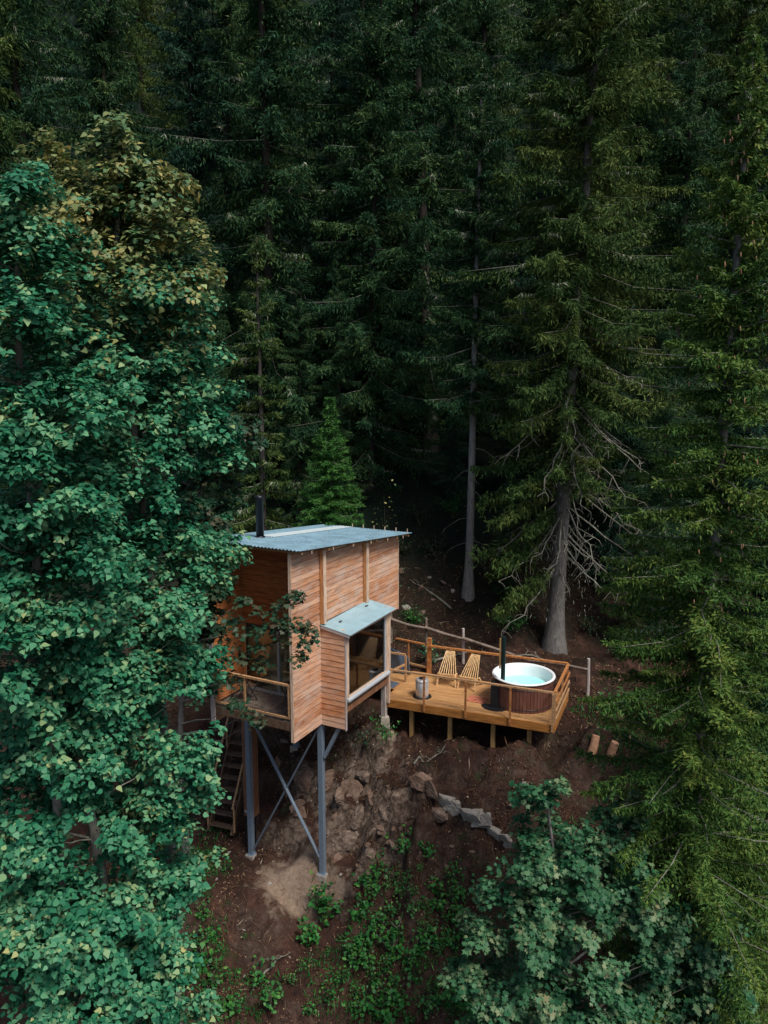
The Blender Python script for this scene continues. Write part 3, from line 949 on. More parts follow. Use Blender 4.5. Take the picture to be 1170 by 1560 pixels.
tC = [rel(235, 1700, 12.6, Cc), rel(200, 1500, 12.6, Cc), rel(165, 1390, 12.5, Cc), rel(140, 1250, 12.4, Cc), rel(122, 1170, 12.4, Cc), rel(118, 1060, 12.6, Cc), rel(130, 960, 13, Cc)]
tC = [(0, 0, -.5)] + tC[1:]
broadleaf('lower_aspen', Cc, 'lower green broadleaf tree with a pale leaning trunk in the lower left corner', lobesC, tC, .13, M['leaf_teal'], M['bark_pale'], 83, 1550, 60, .094, LEAF_ROUND, .29, flat=.55)
# D: dark leaved tree beside the cabin, its boughs reaching across the balcony
Dd = Vector((-5.7, 20.6, gz_at(-5.7, 20.6)))
ex = np.array([rel(x, y, Y, Dd) for x, y, Y in [(372, 915, 18.6), (395, 930, 18.5), (420, 925, 18.5), (440, 915, 18.4), (452, 905, 18.4), (430, 945, 18.4), (455, 950, 18.3), (470, 955, 18.3), (472, 975, 18.3), (380, 960, 18.6),
        (395, 985, 18.6), (352, 945, 18.8), (345, 985, 18.8), (380, 1085, 18.6), (392, 1098, 18.6), (362, 1070, 18.7), (352, 1035, 18.8), (455, 1000, 18.3), (410, 955, 18.5), (425, 975, 18.4), (400, 1010, 18.6), (366, 1000, 18.6)]])
lobesD = [lobe(330, 640, 20, Dd, .9, .9, .7, .5), lobe(330, 720, 20, Dd, .6, .8, .6, .4), lobe(300, 800, 20, Dd, 1.0, .9, .8), lobe(318, 880, 19.5, Dd, .55, .7, .6), lobe(290, 950, 20, Dd, .7, .8, .7), lobe(300, 1040, 20.2, Dd, .6, .7, .6, .3), lobe(250, 700, 20, Dd, 1.2, 1, 1.0, .6)]
tD = [(0, 0, -.4), (.05, 0, 2), rel(272, 1170, 20.5, Dd), rel(280, 1000, 20.3, Dd), rel(290, 850, 20.2, Dd), rel(320, 640, 20, Dd)]
tD.sort(key=lambda p: p[2])
broadleaf('maple_tree', Dd, 'dark maple with reddish leaves whose boughs reach across the cabin balcony', lobesD, tD, .13, M['leaf_dark'], M['bark_grey'], 84, 520, 40, .125, LEAF_LOBED, .28, extra=ex)
# F: grey green maple, lower right
Fb = Vector((4.2, 14.3, gz_at(4.2, 14.3)))
lobesF = [lobe(1080, 1580, 13.8, Fb, .9, .8, .6, .6), lobe(1000, 1400, 14.2, Fb, .7, .8, .5, .5), lobe(1060, 1420, 14.4, Fb, .6, .7, .5, .4), lobe(730, 1430, 14.2, Fb, .35, .5, .3, .15), lobe(930, 1340, 14.2, Fb, .7, .7, .5, .5), lobe(1090, 1500, 14, Fb, .5, .7, .5, .3), lobe(830, 1215, 14.4, Fb, .35, .4, .35, .16), lobe(825, 1290, 14.4, Fb, .45, .6, .4, .3), lobe(880, 1290, 14.4, Fb, .75, .7, .45, .5), lobe(960, 1260, 14.5, Fb, .5, .6, .35, .25), lobe(785, 1385, 14.2, Fb, .5, .7, .45, .35), lobe(860, 1400, 14, Fb, 1.1, 1, .7),
          lobe(970, 1370, 14.3, Fb, .8, .8, .55, .6), lobe(740, 1490, 14, Fb, .55, .7, .5, .4), lobe(1000, 1480, 14, Fb, .9, .9, .6), lobe(860, 1520, 13.5, Fb, 1.3, 1.1, .8), lobe(1070, 1560, 13.8, Fb, .6, .7, .5), lobe(790, 1580, 13.5, Fb, .9, .9, .6)]
tF = [(0, 0, -.5), (.05, 0, 1.5), (-.1, 0, 3.0), rel(870, 1500, 14, Fb), rel(850, 1350, 14.2, Fb), rel(832, 1210, 14.4, Fb)]
broadleaf('greygreen_maple', Fb, 'grey green lobed leaf maple filling the lower right below the deck', lobesF, tF, .10, M['leaf_grey'], M['bark_grey'], 85, 1150, 44, .10, LEAF_LOBED, .25, flat=.6)

# ------------------------------------------------------------------ cabin
CA = R(62.5)
CO = Vector((-2.44, 20.16, 0))
cabin = empty('cabin', (CO.x, CO.y, 0), CA, 'small wooden cabin on tall steel legs with a corrugated metal roof', 'cabin')
W, LB, LW = 2.82, 4.05, 6.27           # width, lower body length, full length of upper body
FZ = .70                                # floor
rs = .098                               # roof fall per metre


def roof_z(s): return 5.42 - rs * s


def boards(mb, s0, s1, z0, z1, ya, yb, h=.165, seed=0, axis='s', top=None):
    """horizontal lapped boards; axis s: wall along the depth, axis w: wall across the front; top(s) clips"""
    rg = random.Random(seed)
    z = z0
    while z < z1 - .01:
        zt = min(z + h - .012, z1)
        a = s0
        while a < s1 - .01:
            b = min(a + rg.uniform(1.2, 3.2), s1)
            if s1 - b < .3: b = s1
            j = rg.uniform(0, .006)
            e = b - (.006 if b < s1 else 0)
            za, zb = zt, zt
            if top:
                za, zb = min(zt, top(a)), min(zt, top(e))
                if za <= z + .005 and zb <= z + .005:
                    a = b; continue
                a_, e_ = a, e
                if zb <= z + .005:
                    e = a_ + (e_ - a_) * (top(a_) - z - .004) / (top(a_) - top(e_)); zb = z + .004
                if za <= z + .005:
                    a = e_ - (e_ - a_) * (top(e_) - z - .004) / (top(e_) - top(a_)); za = z + .004
            sgn = 1 if yb > ya else -1
            lo, hi = yb + sgn * (j + .010), yb + sgn * j     # bottom edge stands proud
            if axis == 's':
                p = [(a, ya, z), (e, ya, z), (e, lo, z), (a, lo, z), (a, ya, za), (e, ya, zb), (e, hi, zb), (a, hi, za)]
            else:
                p = [(ya, a, z), (ya, e, z), (lo, e, z), (lo, a, z), (ya, a, za), (ya, e, zb), (hi, e, zb), (hi, a, za)]
            mb.hexa(p)
            a = b
        z += h


# right wall (faces the camera's right): outer face local y = 0, boards stand out to -y
mb = MB()
boards(mb, 0, 1.41, .12, 5.6, .05, 0, seed=1, top=roof_z)
boards(mb, 1.41, LB, 3.12, 5.6, .05, 0, seed=2, top=roof_z)
boards(mb, LB, LW, 2.29, 5.6, .05, 0, seed=3, top=roof_z)
rw = mb.build('right_wall', M['siding'], cabin)
mb = MB()
mb.hexa([(0.0, .055, .14), (1.41, .055, .14), (1.41, .085, .14), (0, .085, .14), (0, .055, roof_z(0) - .02), (1.41, .055, roof_z(1.41) - .02), (1.41, .085, roof_z(1.41) - .02), (0, .085, roof_z(0) - .02)])
mb.hexa([(1.41, .055, 3.0), (LW, .055, 3.0), (LW, .12, 3.0), (1.41, .12, 3.0), (1.41, .055, roof_z(1.41) - .02), (LW, .055, roof_z(LW) - .02), (LW, .12, roof_z(LW) - .02), (1.41, .12, roof_z(1.41) - .02)])
mb.box(LB, LW, .055, .12, 2.30, 3.0)
mb.build('wall_lining', M['interior'], rw)
# left wall
mb = MB()
boards(mb, 0, LB, .12, 5.6, W - .05, W, seed=4, top=roof_z)
boards(mb, LB, LW, 2.29, 5.6, W - .05, W, seed=5, top=roof_z)
lw_ = mb.build('left_wall', M['siding'], cabin)
mb = MB()
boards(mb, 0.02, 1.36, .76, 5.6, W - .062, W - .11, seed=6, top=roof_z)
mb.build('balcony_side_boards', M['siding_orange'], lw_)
mb = MB()
mb.box(1.43, LB, W - .12, W - .055, .72, roof_z(LB) - .03)
mb.box(LB, LW, W - .12, W - .055, 2.32, roof_z(LW) - .03)
mb.build('wall_lining', M['interior'], lw_)
MB().box(-.035, -.004, W - .12, W + .03, .1, 5.36).build('corner_board', M['grey_trim'], lw_)
MB().box(-.022, -.004, -.004, .088, .12, 5.36).build('corner_board', M['pale_trim'], rw)
# vertical battens on the right wall
for s in (1.36, 3.85):
    zb = 3.12
    MB().box(s, s + .13, -.13, -.025, zb, roof_z(s) - .04).build('batten', M['trim'], rw)
    MB().box(s - .004, s + .134, -.155, -.132, zb, roof_z(s) - .045).build('batten_lit_face', M['pale_trim'], rw)  # pale face on orange batten: lit and shaded sides put into the wood colours
# far corner board
MB().box(LW + .003, LW + .03, -.03, .11, 2.27, roof_z(LW) - .05).build('corner_board', M['pale_trim'], rw)
# front wall, set back behind the balcony
SR = 1.38
mb = MB()
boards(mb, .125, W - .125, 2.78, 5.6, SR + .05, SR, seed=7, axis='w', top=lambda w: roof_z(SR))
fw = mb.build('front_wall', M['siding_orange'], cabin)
MB().box(SR + .055, SR + .11, .125, W - .125, 2.78, roof_z(SR) - .05).build('wall_lining', M['interior'], fw)
# sliding glass door
door = MB().box(SR - .01, SR + .07, .13, W - .13, 2.66, 2.775).build('glass_door', M['dark_frame'], cabin)
MB().box(SR - .01, SR + .07, .13, W - .13, FZ + .01, FZ + .10).build('sill', M['flash'], door)
for w0 in (.13, .72, 1.42, W - .21):
    MB().box(SR - .012, SR + .072, w0, w0 + .07, FZ + .10, 2.66).build('frame_post', M['dark_frame'] if w0 != 1.42 else M['frame'], door)
MB().box(SR + .02, SR + .034, .2, W - .21, FZ + .101, 2.659).build('pane', M['glass'], door)
MB().box(SR - .045, SR - .013, W - .22, W - .13, FZ + .05, 2.76).build('door_trim', M['trim'], door)
# back wall
mb = MB()
boards(mb, .12, W - .12, 2.3, 5.6, LW - .05, LW, seed=8, axis='w', top=lambda w: roof_z(LW) - .02)
bwl = mb.build('back_wall', M['siding'], cabin)
MB().box(LW - .12, LW - .055, .125, W - .125, 2.32, roof_z(LW) - .04).build('wall_lining', M['interior'], bwl)
mb = MB()
boards(mb, .12, W - .12, .72, 2.29, LB - .05, LB, seed=9, axis='w')
bl = mb.build('lower_back_wall', M['siding'], cabin)
MB().box(LB - .12, LB - .055, .125, W - .125, .72, 2.29).build('wall_lining', M['interior'], bl)
# floors
fl = MB()
w = .1
while w < W - .13:
    fl.box(.02, SR - .02, w, min(w + .135, W - .13), FZ - .035, FZ)
    w += .142
fl.build('balcony_floor', M['old_wood'], cabin)
MB().box(SR + .08, LB - .12, .13, W - .13, FZ - .03, FZ + .004).build('inside_floor', M['interior'], cabin)
MB().box(LB - .12, LW - .13, .13, W - .13, 2.30, 2.36).build('loft_floor', M['interior'], cabin)
fb = MB()
for w in (.16, .8, 1.45, 2.1, W - .2): fb.box(.03, LB, w, w + .06, FZ - .26, FZ - .04)
fb.build('floor_joists', M['stair'], cabin)['kind'] = 'stuff'
MB().box(.0, .05, .13, W - .13, FZ - .27, FZ - .036).build('balcony_beam', M['stair'], cabin)
MB().box(.06, LB - .02, .17, W - .17, FZ - .30, FZ - .265).build('underside', M['stair'], cabin)
# balcony rail
br = MB().box(-.02, .05, .13, W - .125, 1.70, 1.76).build('balcony_rail', M['rail'], cabin)
MB().box(-.01, .04, .13, W - .125, FZ + .07, FZ + .12).build('bottom_rail', M['rail'], br)
for w in (W - .18, 1.62, .13): MB().box(-.012, .045, w, w + .055, FZ + .12, 1.70).build('rail_post', M['rail'], br)
nb = MB()
w = .2
while w < W - .2:
    nb.bar((.015, w, FZ + .12), (.015, min(w + .0, W), 1.70), .004, .004)
    w += .06
z = FZ + .17
while z < 1.7:
    nb.bar((.015, .19, z), (.015, W - .19, z), .004, .004); z += .06
nb.build('netting', M['net'], br)

# bay window
BS0, BS1, BY0 = 1.41, LB, -.78
mb = MB()
boards(mb, BY0, -.012, .10, 3.02, BS0 + .05, BS0, seed=10, axis='w', top=lambda w: 2.90 + .14 * (w + .78))
bay = mb.build('bay_side_wall', M['siding_bay'], cabin)
MB().box(BS0 + .055, BS0 + .1, BY0 + .05, .05, .72, 3.0).build('wall_lining', M['interior'], bay)
MB().box(BS0 - .012, BS0 + .06, BY0 - .035, BY0 - .003, .06, 2.95).build('corner_board', M['grey_trim'], bay)
mb = MB()
boards(mb, BY0 + .05, -.012, .55, 3.02, BS1 - .05, BS1, seed=11, axis='w')
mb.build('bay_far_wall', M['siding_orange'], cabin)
MB().box(BS0 + .11, BS1 - .06, BY0 + .02, .12, .62, .70).build('bay_floor', M['interior'], cabin)
MB().box(BS0 + .07, BS1 + .0, BY0 - .0, BY0 + .05, .56, .72).build('bay_apron', M['chase'], cabin)
# picture window
bw = MB().box(BS0 + .07, BS1 + .0, BY0 - .03, BY0 + .06, .94, 1.02).build('bay_window', M['pale_trim'], cabin)
MB().box(BS0 + .07, BS1 + .0, BY0 - .03, BY0 + .06, 2.76, 2.93).build('frame_head', M['pale_trim'], bw)
MB().box(BS0 + .07, BS0 + .19, BY0 - .03, BY0 + .06, 1.02, 2.76).build('frame_side', M['pale_trim'], bw)
MB().box(BS1 - .16, BS1 + .0, BY0 - .03, BY0 + .06, 1.02, 2.76).build('frame_side', M['pale_trim'], bw)
MB().box(BS1 + .003, BS1 + .10, BY0 - .04, BY0 + .05, -.1, 3.0).build('corner_post', M['pale_trim'], bw)
sill = MB()
sill.hexa([(BS0 + .07, BY0 - .10, .90), (BS1 - .0, BY0 - .10, .90), (BS1 - .0, BY0 - .033, .90), (BS0 + .07, BY0 - .033, .90),
           (BS0 + .07, BY0 - .10, .945), (BS1 - .0, BY0 - .10, .945), (BS1 - .0, BY0 - .033, 1.0), (BS0 + .07, BY0 - .033, 1.0)])
sill.build('sill', M['flash'], bw)
MB().box(BS0 + .19, BS0 + .23, BY0 - .005, BY0 + .05, 1.02, 2.76).build('sash_side', M['frame'], bw)
MB().box(BS1 - .22, BS1 - .16, BY0 - .005, BY0 + .05, 1.02, 2.76).build('sash_side', M['frame'], bw)
MB().box(BS1 - .30, BS1 - .223, BY0 + .004, BY0 + .045, 1.02, 2.76).build('sash_side', M['dark_frame'], bw)
MB().box(BS0 + .23, BS1 - .30, BY0 + .018, BY0 + .03, 1.02, 2.76).build('pane', M['glass'], bw)


def corrug(mb, s0, s1, w0, w1, zf, amp=.016, per=.115, along='s', th=.006):
    """corrugated sheet, ridges running along s"""
    n = int((w1 - w0) / per * 8)
    top = []
    for i in range(n + 1):
        w = w0 + (w1 - w0) * i / n
        a = amp * math.sin(2 * PI * (w - w0) / per)
        top.append((w, a))
    vs, fs = [], []
    for w, a in top:
        for s in (s0, s1):
            p = (s, w) if along == 's' else (w, s)
            z = zf(*p)
            vs += [(p[0], p[1], z + a), (p[0], p[1], z + a - th)]
    for i in range(n):
        b, c = i * 4, i * 4 + 4
        fs += [(b, b + 2, c + 2, c), (b + 1, c + 1, c + 3, b + 3), (b, c, c + 1, b + 1), (b + 2, b + 3, c + 3, c + 2)]
    mb.add(vs, fs, False)


def bayz(s, w): return 3.10 + .17 * (w + .0) + .015 * (s - 2)


mb = MB()
corrug(mb, -1.0, -.03, BS0 - .06, BS1 + .12, lambda s, w: bayz(s, w), .012, .10, along='w')
mb2 = mb.build('bay_roof', M['bay_metal'], cabin)
MB().hexa([(BS0 - .05, -.96, 2.83 + .0), (BS0 - .02, -.96, 2.83), (BS0 - .02, -.03, 2.99), (BS0 - .05, -.03, 2.99), (BS0 - .05, -.96, 2.91), (BS0 - .02, -.96, 2.91), (BS0 - .02, -.03, 3.07), (BS0 - .05, -.03, 3.07)]).build('flashing', M['flash'], mb2)
for s, w in ((1.9, -.35), (3.55, -.3)):
    MB().box(s, s + .12, w, w + .06, bayz(s, w) + .013, bayz(s, w) + .035).build('roof_clip', M['dark_frame'], mb2)
# main roof
def mainz(s, w): return roof_z(s) + .085
RS0, RS1, RW0, RW1 = -.14, 6.62, -.36, 3.1
mb = MB()
corrug(mb, RS0, RS1, RW0, 1.94, mainz)
corrug(mb, RS0, RS1, 2.28, RW1, mainz)
corrug(mb, RS0, 1.9, 1.941, 2.279, mainz)
roof = mb.build('roof', M['galv'], cabin)
rb_ = MB()
for s in (.05, 1.4, 2.8, 4.2, 5.6, 6.45):
    rb_.hexa([(s, RW0 + .05, roof_z(s) - .03), (s + .06, RW0 + .05, roof_z(s) - .03), (s + .06, RW1 - .05, roof_z(s) - .03), (s, RW1 - .05, roof_z(s) - .03),
              (s, RW0 + .05, roof_z(s) + .04), (s + .06, RW0 + .05, roof_z(s) + .034), (s + .06, RW1 - .05, roof_z(s) + .034), (s, RW1 - .05, roof_z(s) + .04)])
rb_.build('purlins', M['rail'], roof)['kind'] = 'stuff'
# pale overlapping sheet strip lying along the roof
mb = MB()
corrug(mb, 1.85, 6.45, 1.86, 2.36, lambda s_, w_: mainz(s_, w_) + .03, .014, .10)
mb.build('pale_sheet', M['poly'], roof)
for i in range(6):
    w = RW0 + .12 + i * .42
    MB().tube([(RS1 - .12, w, mainz(RS1 - .12, 0)), (RS1 - .12, w, mainz(RS1 - .12, 0) + .14)], .014, 6).build('roof_pin', M['pale_trim'], roof)
for i in range(6):
    s = .5 + i * 1.1
    MB().tube([(s, RW0 + .03, mainz(s, 0) - .03), (s, RW0 + .03, mainz(s, 0) - .13)], .013, 6).build('roof_pin', M['pale_trim'], roof)
# chimney
chs, chw = 1.6, 2.16
mb = MB()
cz = mainz(chs, chw)
mb.lathe([(.0, -.5), (.115, -.5), (.115, 1.14), (.14, 1.145), (.14, 1.23), (.115, 1.235), (.085, 1.235), (.085, .9)], 20, (chs, chw, cz))
mb.lathe([(.15, -.02), (.145, .03), (.105, .06), (.105, .07)], 20, (chs, chw, cz))
mb.build('chimney', M['black'], cabin)
# steel legs with cross bracing
def leg(s, w, name='steel_leg'):
    x = CO.x + s * math.cos(CA) - w * math.sin(CA); y = CO.y + s * math.sin(CA) + w * math.cos(CA)
    zg = gz_at(x, y) - .25
    o = MB().box(s - .075, s + .075, w - .075, w + .075, zg, FZ - .30).build(name, M['steel'], cabin)
    MB().box(s - .15, s + .15, w - .15, w + .15, zg + .05, zg + .30).build('footing', M['concrete'], o)
    MB().box(s - .12, s + .12, w - .12, w + .12, zg + .302, zg + .318).build('base_plate', M['steel'], o)
    return zg + .25


z1 = leg(1.49, .09); z2 = leg(1.49, 2.72)
leg(3.9, 2.6); 
MB().box(1.40, 1.58, .17, 2.64, FZ - .50, FZ - .303).build('steel_beam', M['steel'], cabin)
for a_, b_, off in (((1.49, .17, -.1), (1.49, 2.62, z2 + .25), .0), ((1.49, 2.62, -.1), (1.49, .17, z1 + .6), -.05)):
    MB().bar((a_[0] + off, a_[1], a_[2]), (b_[0] + off, b_[1], b_[2]), .03, .10, (1, 0, 0)).build('brace', M['steel'], cabin)
MB().bar((1.49, -.02, -.95), (1.52, -.55, .12), .10, .10, (1, 0, 0)).build('brace', M['steel'], cabin)
# rear corner leg of the bay on its concrete foot
MB().box(BS1 - .08, BS1 + .06, -.72, -.58, -.62, .60).build('timber_leg', M['grey_trim'], cabin)
MB().lathe([(.0, -1.3), (.24, -1.3), (.19, -.55), (.0, -.54)], 4, (BS1 - .01, -.65, 0), False).build('footing', M['concrete'], cabin)
# boxed pipe chase under the floor
pt = aty(385, 1290, 23.1)
ld = Matrix.Rotation(-CA, 3, 'Z') @ Vector((pt.x - CO.x, pt.y - CO.y, 0))
ch = MB().box(ld.x - .17, ld.x + .17, ld.y - .17, ld.y + .02, -3.7, FZ - .31).box(ld.x - .17, ld.x + .17, ld.y + .035, ld.y + .17, -3.7, FZ - .31)
chs_ = ch.build('pipe_chase', M['chase'], cabin)
MB().tube([(ld.x, ld.y, -5.2), (ld.x, ld.y, -3.7)], .12, 12).build('drain_pipe', M['black'], chs_)
MB().box(ld.x - .2, ld.x - .171, ld.y - .08, ld.y + .12, -3.55, -3.49).build('bracket', M['flash'], chs_)

# stairs up to the cabin at its left side
s0p, s1p = Vector((-5.25, 23.3, gz_at(-5.25, 23.3) + .02)), Vector((-4.35, 25.9, -.1))
stair = empty('wooden_stairs', s0p, 0, 'steep dark wooden stairs with thin handrails under the left side of the cabin', 'stairs')
dv = s1p - s0p
hd = Vector((dv.x, dv.y, 0)).normalized(); sd2 = Vector((hd.y, -hd.x, 0))
for sg in (-1, 1):
    MB().bar(sd2 * .42 * sg, dv + sd2 * .42 * sg, .05, .22).build('stringer', M['stair'], stair)
    MB().bar(sd2 * .46 * sg + Vector((0, 0, .9)), dv + sd2 * .46 * sg + Vector((0, 0, .9)), .05, .06).build('handrail', M['rail'], stair)
    for q in (.02, .5, .98):
        MB().bar(dv * q + sd2 * .48 * sg, dv * q + sd2 * .48 * sg + Vector((0, 0, .88)), .05, .05).build('rail_post', M['rail'], stair)
for i in range(14):
    p_ = dv * ((i + .5) / 14)
    MB().hexa([p_ + hd * x + sd2 * y + Vector((0, 0, z)) for z in (.05, .085) for x, y in ((-.12, -.39), (.12, -.39), (.12, .39), (-.12, .39))]).build('tread', M['stair'], stair)

# ------------------------------------------------------------------ deck
DA = R(-21.7)
DO = Vector((.03, 23.5, 0))
DL, DD = 5.27, 2.62
deck = empty('deck', DO, DA, 'raised orange brown timber deck on posts beside the cabin with low netted railing', 'deck')


def dk(x, y, z=0):
    return Vector((DO.x + x * math.cos(DA) - y * math.sin(DA), DO.y + x * math.sin(DA) + y * math.cos(DA), z))


mb = MB(); y = .045; rg = random.Random(2)
while y < DD - .05:
    x = 0.03
    while x < DL - .05:
        e = min(x + rg.uniform(1.6, 3.2), DL - .03)
        if DL - e < .5: e = DL - .03
        j = rg.uniform(-.002, .002)
        mb.box(x, e - .004, y, min(y + .113, DD - .04), -.03 + j, j)
        x = e
    y += .12
mb.build('deck_boards', M['deck'], deck)
MB().box(-.02, DL + .0, -.005, .04, -.25, -.004).build('front_fascia', M['deck_edge'], deck)
MB().box(DL - .028, DL + .022, .043, DD, -.25, -.004).build('side_fascia', M['deck_edge'], deck)
MB().box(-.02, .028, .043, DD, -.25, -.004).build('side_fascia', M['deck_edge'], deck)
MB().box(.03, DL - .03, DD - .038, DD, -.25, -.004).build('back_fascia', M['deck_edge'], deck)
jm = MB()
for i in range(9): jm.box(.3 + i * .58, .35 + i * .58, .045, DD - .04, -.22, -.034)
jm.build('joists', M['stair'], deck)['kind'] = 'stuff'
for x, yy in ((.80, .28), (2.06, .28), (3.42, .28), (4.52, .28), (.8, 2.2), (2.6, 2.2), (4.6, 2.2)):
    g = dk(x, yy)
    MB().box(x - .06, x + .06, yy - .06, yy + .06, gz_at(g.x, g.y) - .15, -.225).build('support_post', M['deck_post'], deck)
MB().box(.2, DL - .2, .2, .34, -.36, -.226).build('beam', M['stair'], deck)


def netting(mb, a, b, z0, z1, step=.09, r=.0022):
    a, b = Vector(a), Vector(b)
    L = (b - a).length
    d = (b - a).normalized()
    Hh = z1 - z0
    k = -Hh
    while k < L:
        for sg in (0, 1):
            u0, u1 = max(k, 0), min(k + Hh, L)
            if u1 - u0 < .02: continue
            za, zb = z0 + (u0 - k), z0 + (u1 - k)
            if sg: za, zb = z1 - (u0 - k), z1 - (u1 - k)
            mb.bar(a + d * u0 + Vector((0, 0, za)), a + d * u1 + Vector((0, 0, zb)), r, r)
        k += step


RH = .98
fr = MB().bar((-.02, .02, RH), (DL - .03, .02, RH), .07, .05).build('front_rail', M['rail'], deck)
for x in (.02, 1.30, 2.62, 3.98, DL - .04): MB().box(x - .03, x + .03, -.045, -.008, -.2, RH - .026).build('rail_post', M['deck_rail'] if x < 4 else M['rail'], fr)
nb = MB(); netting(nb, (.0, .0, 0), (DL - .06, .0, 0), .02, RH - .03); nb.build('netting', M['net'], fr)
bk = MB().bar((.6, DD - .02, RH), (DL - .03, DD - .02, RH), .09, .06).build('back_rail', M['deck_rail'], deck)
MB().box(.50, .64, DD + .003, DD + .12, -.3, RH + .25).build('rail_post', M['deck_rail'], bk)
for x in (2.0, 3.4, DL - .06): MB().box(x - .045, x + .045, DD + .003, DD + .06, -.3, RH - .031).build('rail_post', M['deck_rail'], bk)
nb = MB(); netting(nb, (.66, DD - .01, 0), (DL - .06, DD - .01, 0), .02, RH - .035); nb.build('netting', M['net'], bk)
sr = MB().bar((DL - .01, .06, RH), (DL - .01, DD - .07, RH), .08, .05).build('side_rail', M['deck_rail'], deck)
for i, z in enumerate((.10, .36, .64)): MB().box(DL + .024, DL + .05, .05, DD - .02, z, z + .085).build('rail_board', M['deck_rail'] if i > 1 else M['rail'], sr)
for y in (.0, DD * .5): MB().box(DL - .026, DL + .022, y + .043, y + .10, -.003, RH - .026).build('rail_post', M['rail'], sr)
# landing between deck and cabin, with a gate frame and handrail
lm = MB()
for i in range(13): lm.box(-1.55, -.03, .95 + i * .125, 1.068 + i * .125, -.055, -.022)
lm.build('landing_boards', M['deck'], deck)
lg = MB().bar((-.55, 1.55, .95), (.12, 1.55, .95), .06, .06).build('landing_rail', M['rail'], deck)
MB().box(.09, .15, 1.52, 1.58, -.02, .918).build('rail_post', M['rail'], lg)
MB().bar((-.5, .9, .35), (.10, 1.515, .62), .05, .06).build('handrail', M['rail'], lg)
l2 = MB().bar((-.75, DD + .3, .98), (.5, DD + .05, .98), .07, .05).build('gate_rail', M['deck_rail'], deck)
MB().bar((-.72, DD + .3, .18), (.48, DD + .05, .18), .05, .06).build('lower_rail', M['rail'], l2)
MB().box(-.25, -.20, DD + .17, DD + .21, .2, .955).build('rail_post', M['deck_rail'], l2)
for x, yy in ((-1.3, 2.4), (-1.3, 1.1), (-.2, 2.45)):
    g = dk(x, yy)
    MB().box(x - .05, x + .05, yy - .05, yy + .05, gz_at(g.x, g.y) - .15, -.056).build('support_post', M['old_wood'], deck)

# things on the deck ------------------------------------------------
tag(MB().box(-.36, .36, -.25, .25, 0, .014).build('door_mat', M['mat']), 'slate blue mat lying at the deck end by the cabin window', 'mat')
bpy.data.objects['door_mat'].location = dk(-.42, 1.22, -.021); bpy.data.objects['door_mat'].rotation_euler.z = DA
# blue tarp: a draped cloth with folds
mb = MB(); N = 18
vs, fs = [], []
for i in range(N + 1):
    for j in range(N + 1):
        u, v_ = i / N, j / N
        vs.append((u * .8 - .4, .06 * math.sin(u * 9) * v_ + .25 * (1 - v_) ** 2, .95 * math.sin(v_ * PI / 2) * (1 - .35 * (u - .1) ** 2) + .02 * math.sin(u * 17 + v_ * 4)))
for i in range(N):
    for j in range(N):
        q = i * (N + 1) + j; fs.append((q, q + N + 1, q + N + 2, q + 1))
mb.add(vs, fs, True)
tp = mb.build('tarp', M['fabric_blue'])
so = tp.modifiers.new('thickness', 'SOLIDIFY'); so.thickness = .012
tp.location = dk(-.35, 2.0, -.02); tp.rotation_euler.z = DA
tag(tp, 'blue tarp hung up behind the small handrail by the cabin', 'tarp')

# hot tub
TC = dk(DL - 1.19, 1.36)
tub = empty('hot_tub', TC, 0, 'round brown wooden hot tub with white rim and turquoise water', 'hot tub')
mb = MB(); n = 54; ro = .93
for k in range(n):
    t0, t1 = 2 * PI * k / n + .006, 2 * PI * (k + 1) / n - .006
    p = []
    for z in (0.004, .88):
        for r_, tt in ((ro - .045, t0), (ro, t0), (ro, t1), (ro - .045, t1)): p.append((r_ * math.cos(tt), r_ * math.sin(tt), z))
    mb.hexa(p)
mb.build('staves', M['stave'], tub)
MB().lathe([(.845, .70), (.868, .90), (.885, .925), (.92, .935), (.955, .93), (.972, .905), (.965, .885), (.92, .884)], 72).build('rim', M['white'], tub)
MB().lathe([(0.0, .12), (.62, .12), (.72, .2), (.80, .45), (.846, .71)], 64).build('tub_shell', M['white'], tub)
MB().lathe([(0, .56), (.4, .56), (.812, .56)], 64).build('water', M['water'], tub)
for z in (.10, .70): MB().lathe([(.932, z), (.938, z), (.938, z + .02), (.932, z + .02)], 64).build('hoop', M['dark_frame'], tub)
# wood stove of the tub with its tall flue
SP = dk(3.52, .70)
st = empty('tub_stove', SP, DA, 'black tub stove with a tall thin flue pipe standing before the hot tub', 'stove')
MB().box(-.28, -.04, -.10, .12, .02, .82).build('stove_body', M['black'], st)
MB().tube([(.06, 0, .01), (.06, 0, 2.25)], .068, 16).tube([(.06, 0, .6), (-.1, .0, .6)], .05, 10).build('flue_pipe', M['flue'], st)
MB().box(-.055, -.012, -.05, -.01, 1.25, 2.2).build('flue_highlight', M['deck_post'], st)  # tan strip stands in for the highlight down the flue's left side
MB().box(-.22, -.08, -.12, -.102, .25, .5).build('stove_door', M['black'], st)
